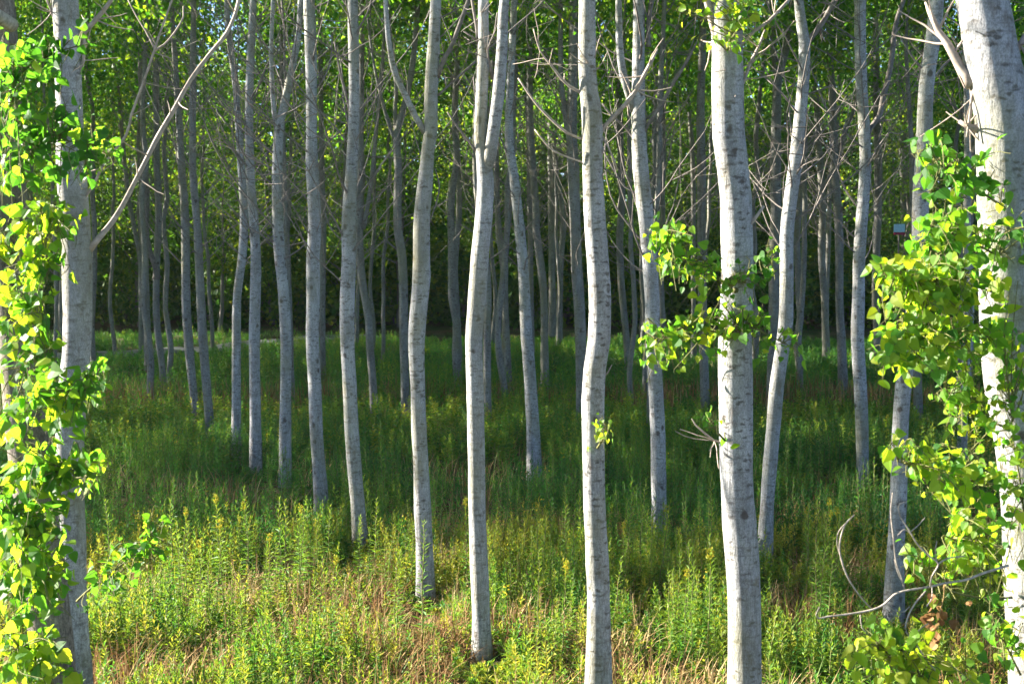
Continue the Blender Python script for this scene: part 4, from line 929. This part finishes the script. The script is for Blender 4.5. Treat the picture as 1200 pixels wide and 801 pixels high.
leafy_branch(iL0, [(52,680),(45,655),(38,635),(30,620)], [(15,640,25,30,11),(50,640,25,30,11),(75,660,12,25,5),(30,700,28,18,9),(60,620,25,18,7)], 190, 0.08, 37, (-0.4, -0.6), 0.55)
leafy_branch(iL0, [(62,800),(50,780),(35,765),(20,755)], [(15,760,25,25,10),(50,780,30,18,10),(75,775,20,20,7),(15,790,25,14,7)], 160, 0.08, 38, (-0.4, -0.6), 0.7)
leafy_branch(iL1, [(90,704),(105,690),(130,672),(155,650),(185,620)], [(120,665,18,18,5),(140,672,18,18,6),(165,645,16,16,5),(182,650,16,14,5),(188,612,12,14,4),(115,705,16,16,4),(135,690,14,12,4)], 130, 0.076, 39, (-0.2, -0.7), 0.45)

leafy_branch(iL0, [(16,330),(28,325),(42,318),(58,312)], [(20,320,22,16,7),(50,310,22,16,6),(30,345,22,12,6),(60,290,14,14,4)], 90, 0.074, 40, (-0.35, -0.6), 0.6)
leafy_branch(iL0, [(26,430),(36,425),(50,420),(62,410)], [(20,430,20,16,7),(50,418,20,14,5),(20,505,22,14,6),(35,445,24,10,5)], 90, 0.072, 41, (-0.35, -0.6), 0.55)
leafy_branch(iL0, [(50,690),(35,680),(20,660),(5,600)], [(10,600,18,20,8),(45,610,26,16,7),(12,690,18,22,8),(60,720,22,18,6),(15,735,20,16,7)], 130, 0.076, 42, (-0.4, -0.6), 0.5)
leafy_branch(iL0, [(2,60),(8,70),(15,90),(20,120)], [(12,90,16,20,6),(22,130,22,16,6),(8,190,14,20,5),(12,230,16,14,5)], 80, 0.074, 43, (-0.35, -0.55), 0.3)
leafy_branch(iL1, [(84,150),(95,165),(110,175),(128,182)], [(118,178,14,12,5),(105,160,14,12,4),(128,186,8,8,3)], 60, 0.074, 44, (-0.2, -0.6), 0.4)
leafy_branch(iL1, [(84,470),(95,462),(104,448),(110,438)], [(108,445,10,14,5),(98,470,12,12,4),(112,480,8,10,3)], 50, 0.072, 45, (-0.2, -0.5), 0.5)
leafy_branch(iL1, [(84,560),(98,558),(110,552),(120,550)], [(117,552,8,12,4),(100,575,10,12,3)], 24, 0.072, 46, (-0.2, -0.5), 0.55)
# tangled dead branch at the foot of the right trunk
def tangle():
    T = TREES[iR]; root = T['root']; org = T['org']; Y = T['Y']
    mb = MB(); o = 0.0
    for pl in ([(1182,662,5),(1150,672,5),(1132,679,4.5),(1107,683,4.5),(1090,687,4.5),(1060,692,4),(1047,697,4),(1037,707,4),(1022,714,3.8),(995,719,3.4),(970,722,3),(959,724,2.6),(956,720,2.2),(960,711,2)],
               [(1022,714,3),(1007,697,3),(994,677,3.2),(986,655,3.6),(984,637,3.2),(990,615,3),(1001,603,2)], [(986,655,2),(981,637,2),(983,622,2),(996,608,2)],
               [(1060,690,3.2),(1056,675,2.8),(1050,657,2.8),(1047,630,2.6),(1044,600,2.4),(1046,577,2)], [(1058,684,2),(1052,670,2),(1048,655,1.8)],
               [(1090,687,3),(1092,675,3),(1100,660,3.2),(1090,652,3),(1075,637,3),(1065,620,3),(1054,602,2.6),(1054,590,2.2),(1063,587,1.8)], [(1100,660,3),(1110,654,3),(1130,651,2.5)],
               [(1068,626,2.2),(1060,620,2.2),(1052,627,2)], [(1068,622,2.2),(1076,615,2),(1084,606,1.6)], [(1098,658,2.2),(1096,645,2.2),(1098,634,1.8)],
               [(1085,692,3.2),(1072,707,3),(1063,725,3),(1062,740,2.6),(1075,757,3),(1087,775,3.4),(1102,790,3.4)], [(1072,744,2.6),(1080,735,2.6),(1088,730,2.2)],
               [(1092,686,2),(1092,700,2),(1086,710,1.8)], [(1036,704,2),(1048,715,2),(1060,716,1.8),(1066,710,1.6)], [(1008,720,1.8),(1010,735,1.8),(1016,742,1.5)]):
        f = catmull(np.array(px_line([(a_, b_, c_ * 0.62) for a_, b_, c_ in pl], Y - 0.75 + random.uniform(-0.12, 0.12), random.uniform(-0.15, 0.1))), 0.02)
        tube(mb, f[:, :3], f[:, 3], 7, rough=0.06, seed=int(pl[0][0]) + len(pl))
    b = mb.obj('dead_branch', M_CUT, root, origin=org)
    # withered brown leaves still hanging on it
    g = np.random.default_rng(77); N = 26
    c = at(1100, 722, Y - 0.45); p = c + g.normal(0, 1, (N, 3)) * np.array([0.035, 0.03, 0.06])
    m2 = MB(); broad_leaf(m2, p, norm(g.normal(0, 0.5, (N, 3)) + np.array([0, 0, -1])), norm(g.normal(0, 1, (N, 3)) + np.array([0, -0.6, 0])), g.uniform(0.03, 0.05, N), g.uniform(0, 0.35, N), g.uniform(0.3, 2, N))
    tube(m2, np.array([at(1107, 684, Y - 0.45), at(1106, 700, Y - 0.45), at(1100, 722, Y - 0.45)]), 0.003, 5)
    m2.obj('withered_leaves', M_DRY, b, False, origin=org)
tangle()

# ------------------------------------------------------------------ the thin bright air under the canopy
def haze():
    m, nt, out = newmat('thin_haze')
    v = nd(nt, 'ShaderNodeVolumePrincipled'); v.inputs['Color'].default_value = (0.92, 0.96, 1.0, 1)
    v.inputs['Density'].default_value = 0.0002; v.inputs['Anisotropy'].default_value = 0.2
    nt.links.new(v.outputs[0], out.inputs['Volume'])
    mb = MB(); x0, x1, y0, y1, z0, z1 = -165, 165, -45, 265, -1.2, 24
    c = [(x, y, z) for x in (x0, x1) for y in (y0, y1) for z in (z0, z1)]
    mb.add(c, [(0, 1, 3, 2), (4, 6, 7, 5), (0, 4, 5, 1), (2, 3, 7, 6), (0, 2, 6, 4), (1, 5, 7, 3)])
    tag(mb.obj('haze', m, smooth=False), 'thin pale haze in the air between the trees', 'haze', kind='stuff')
haze()
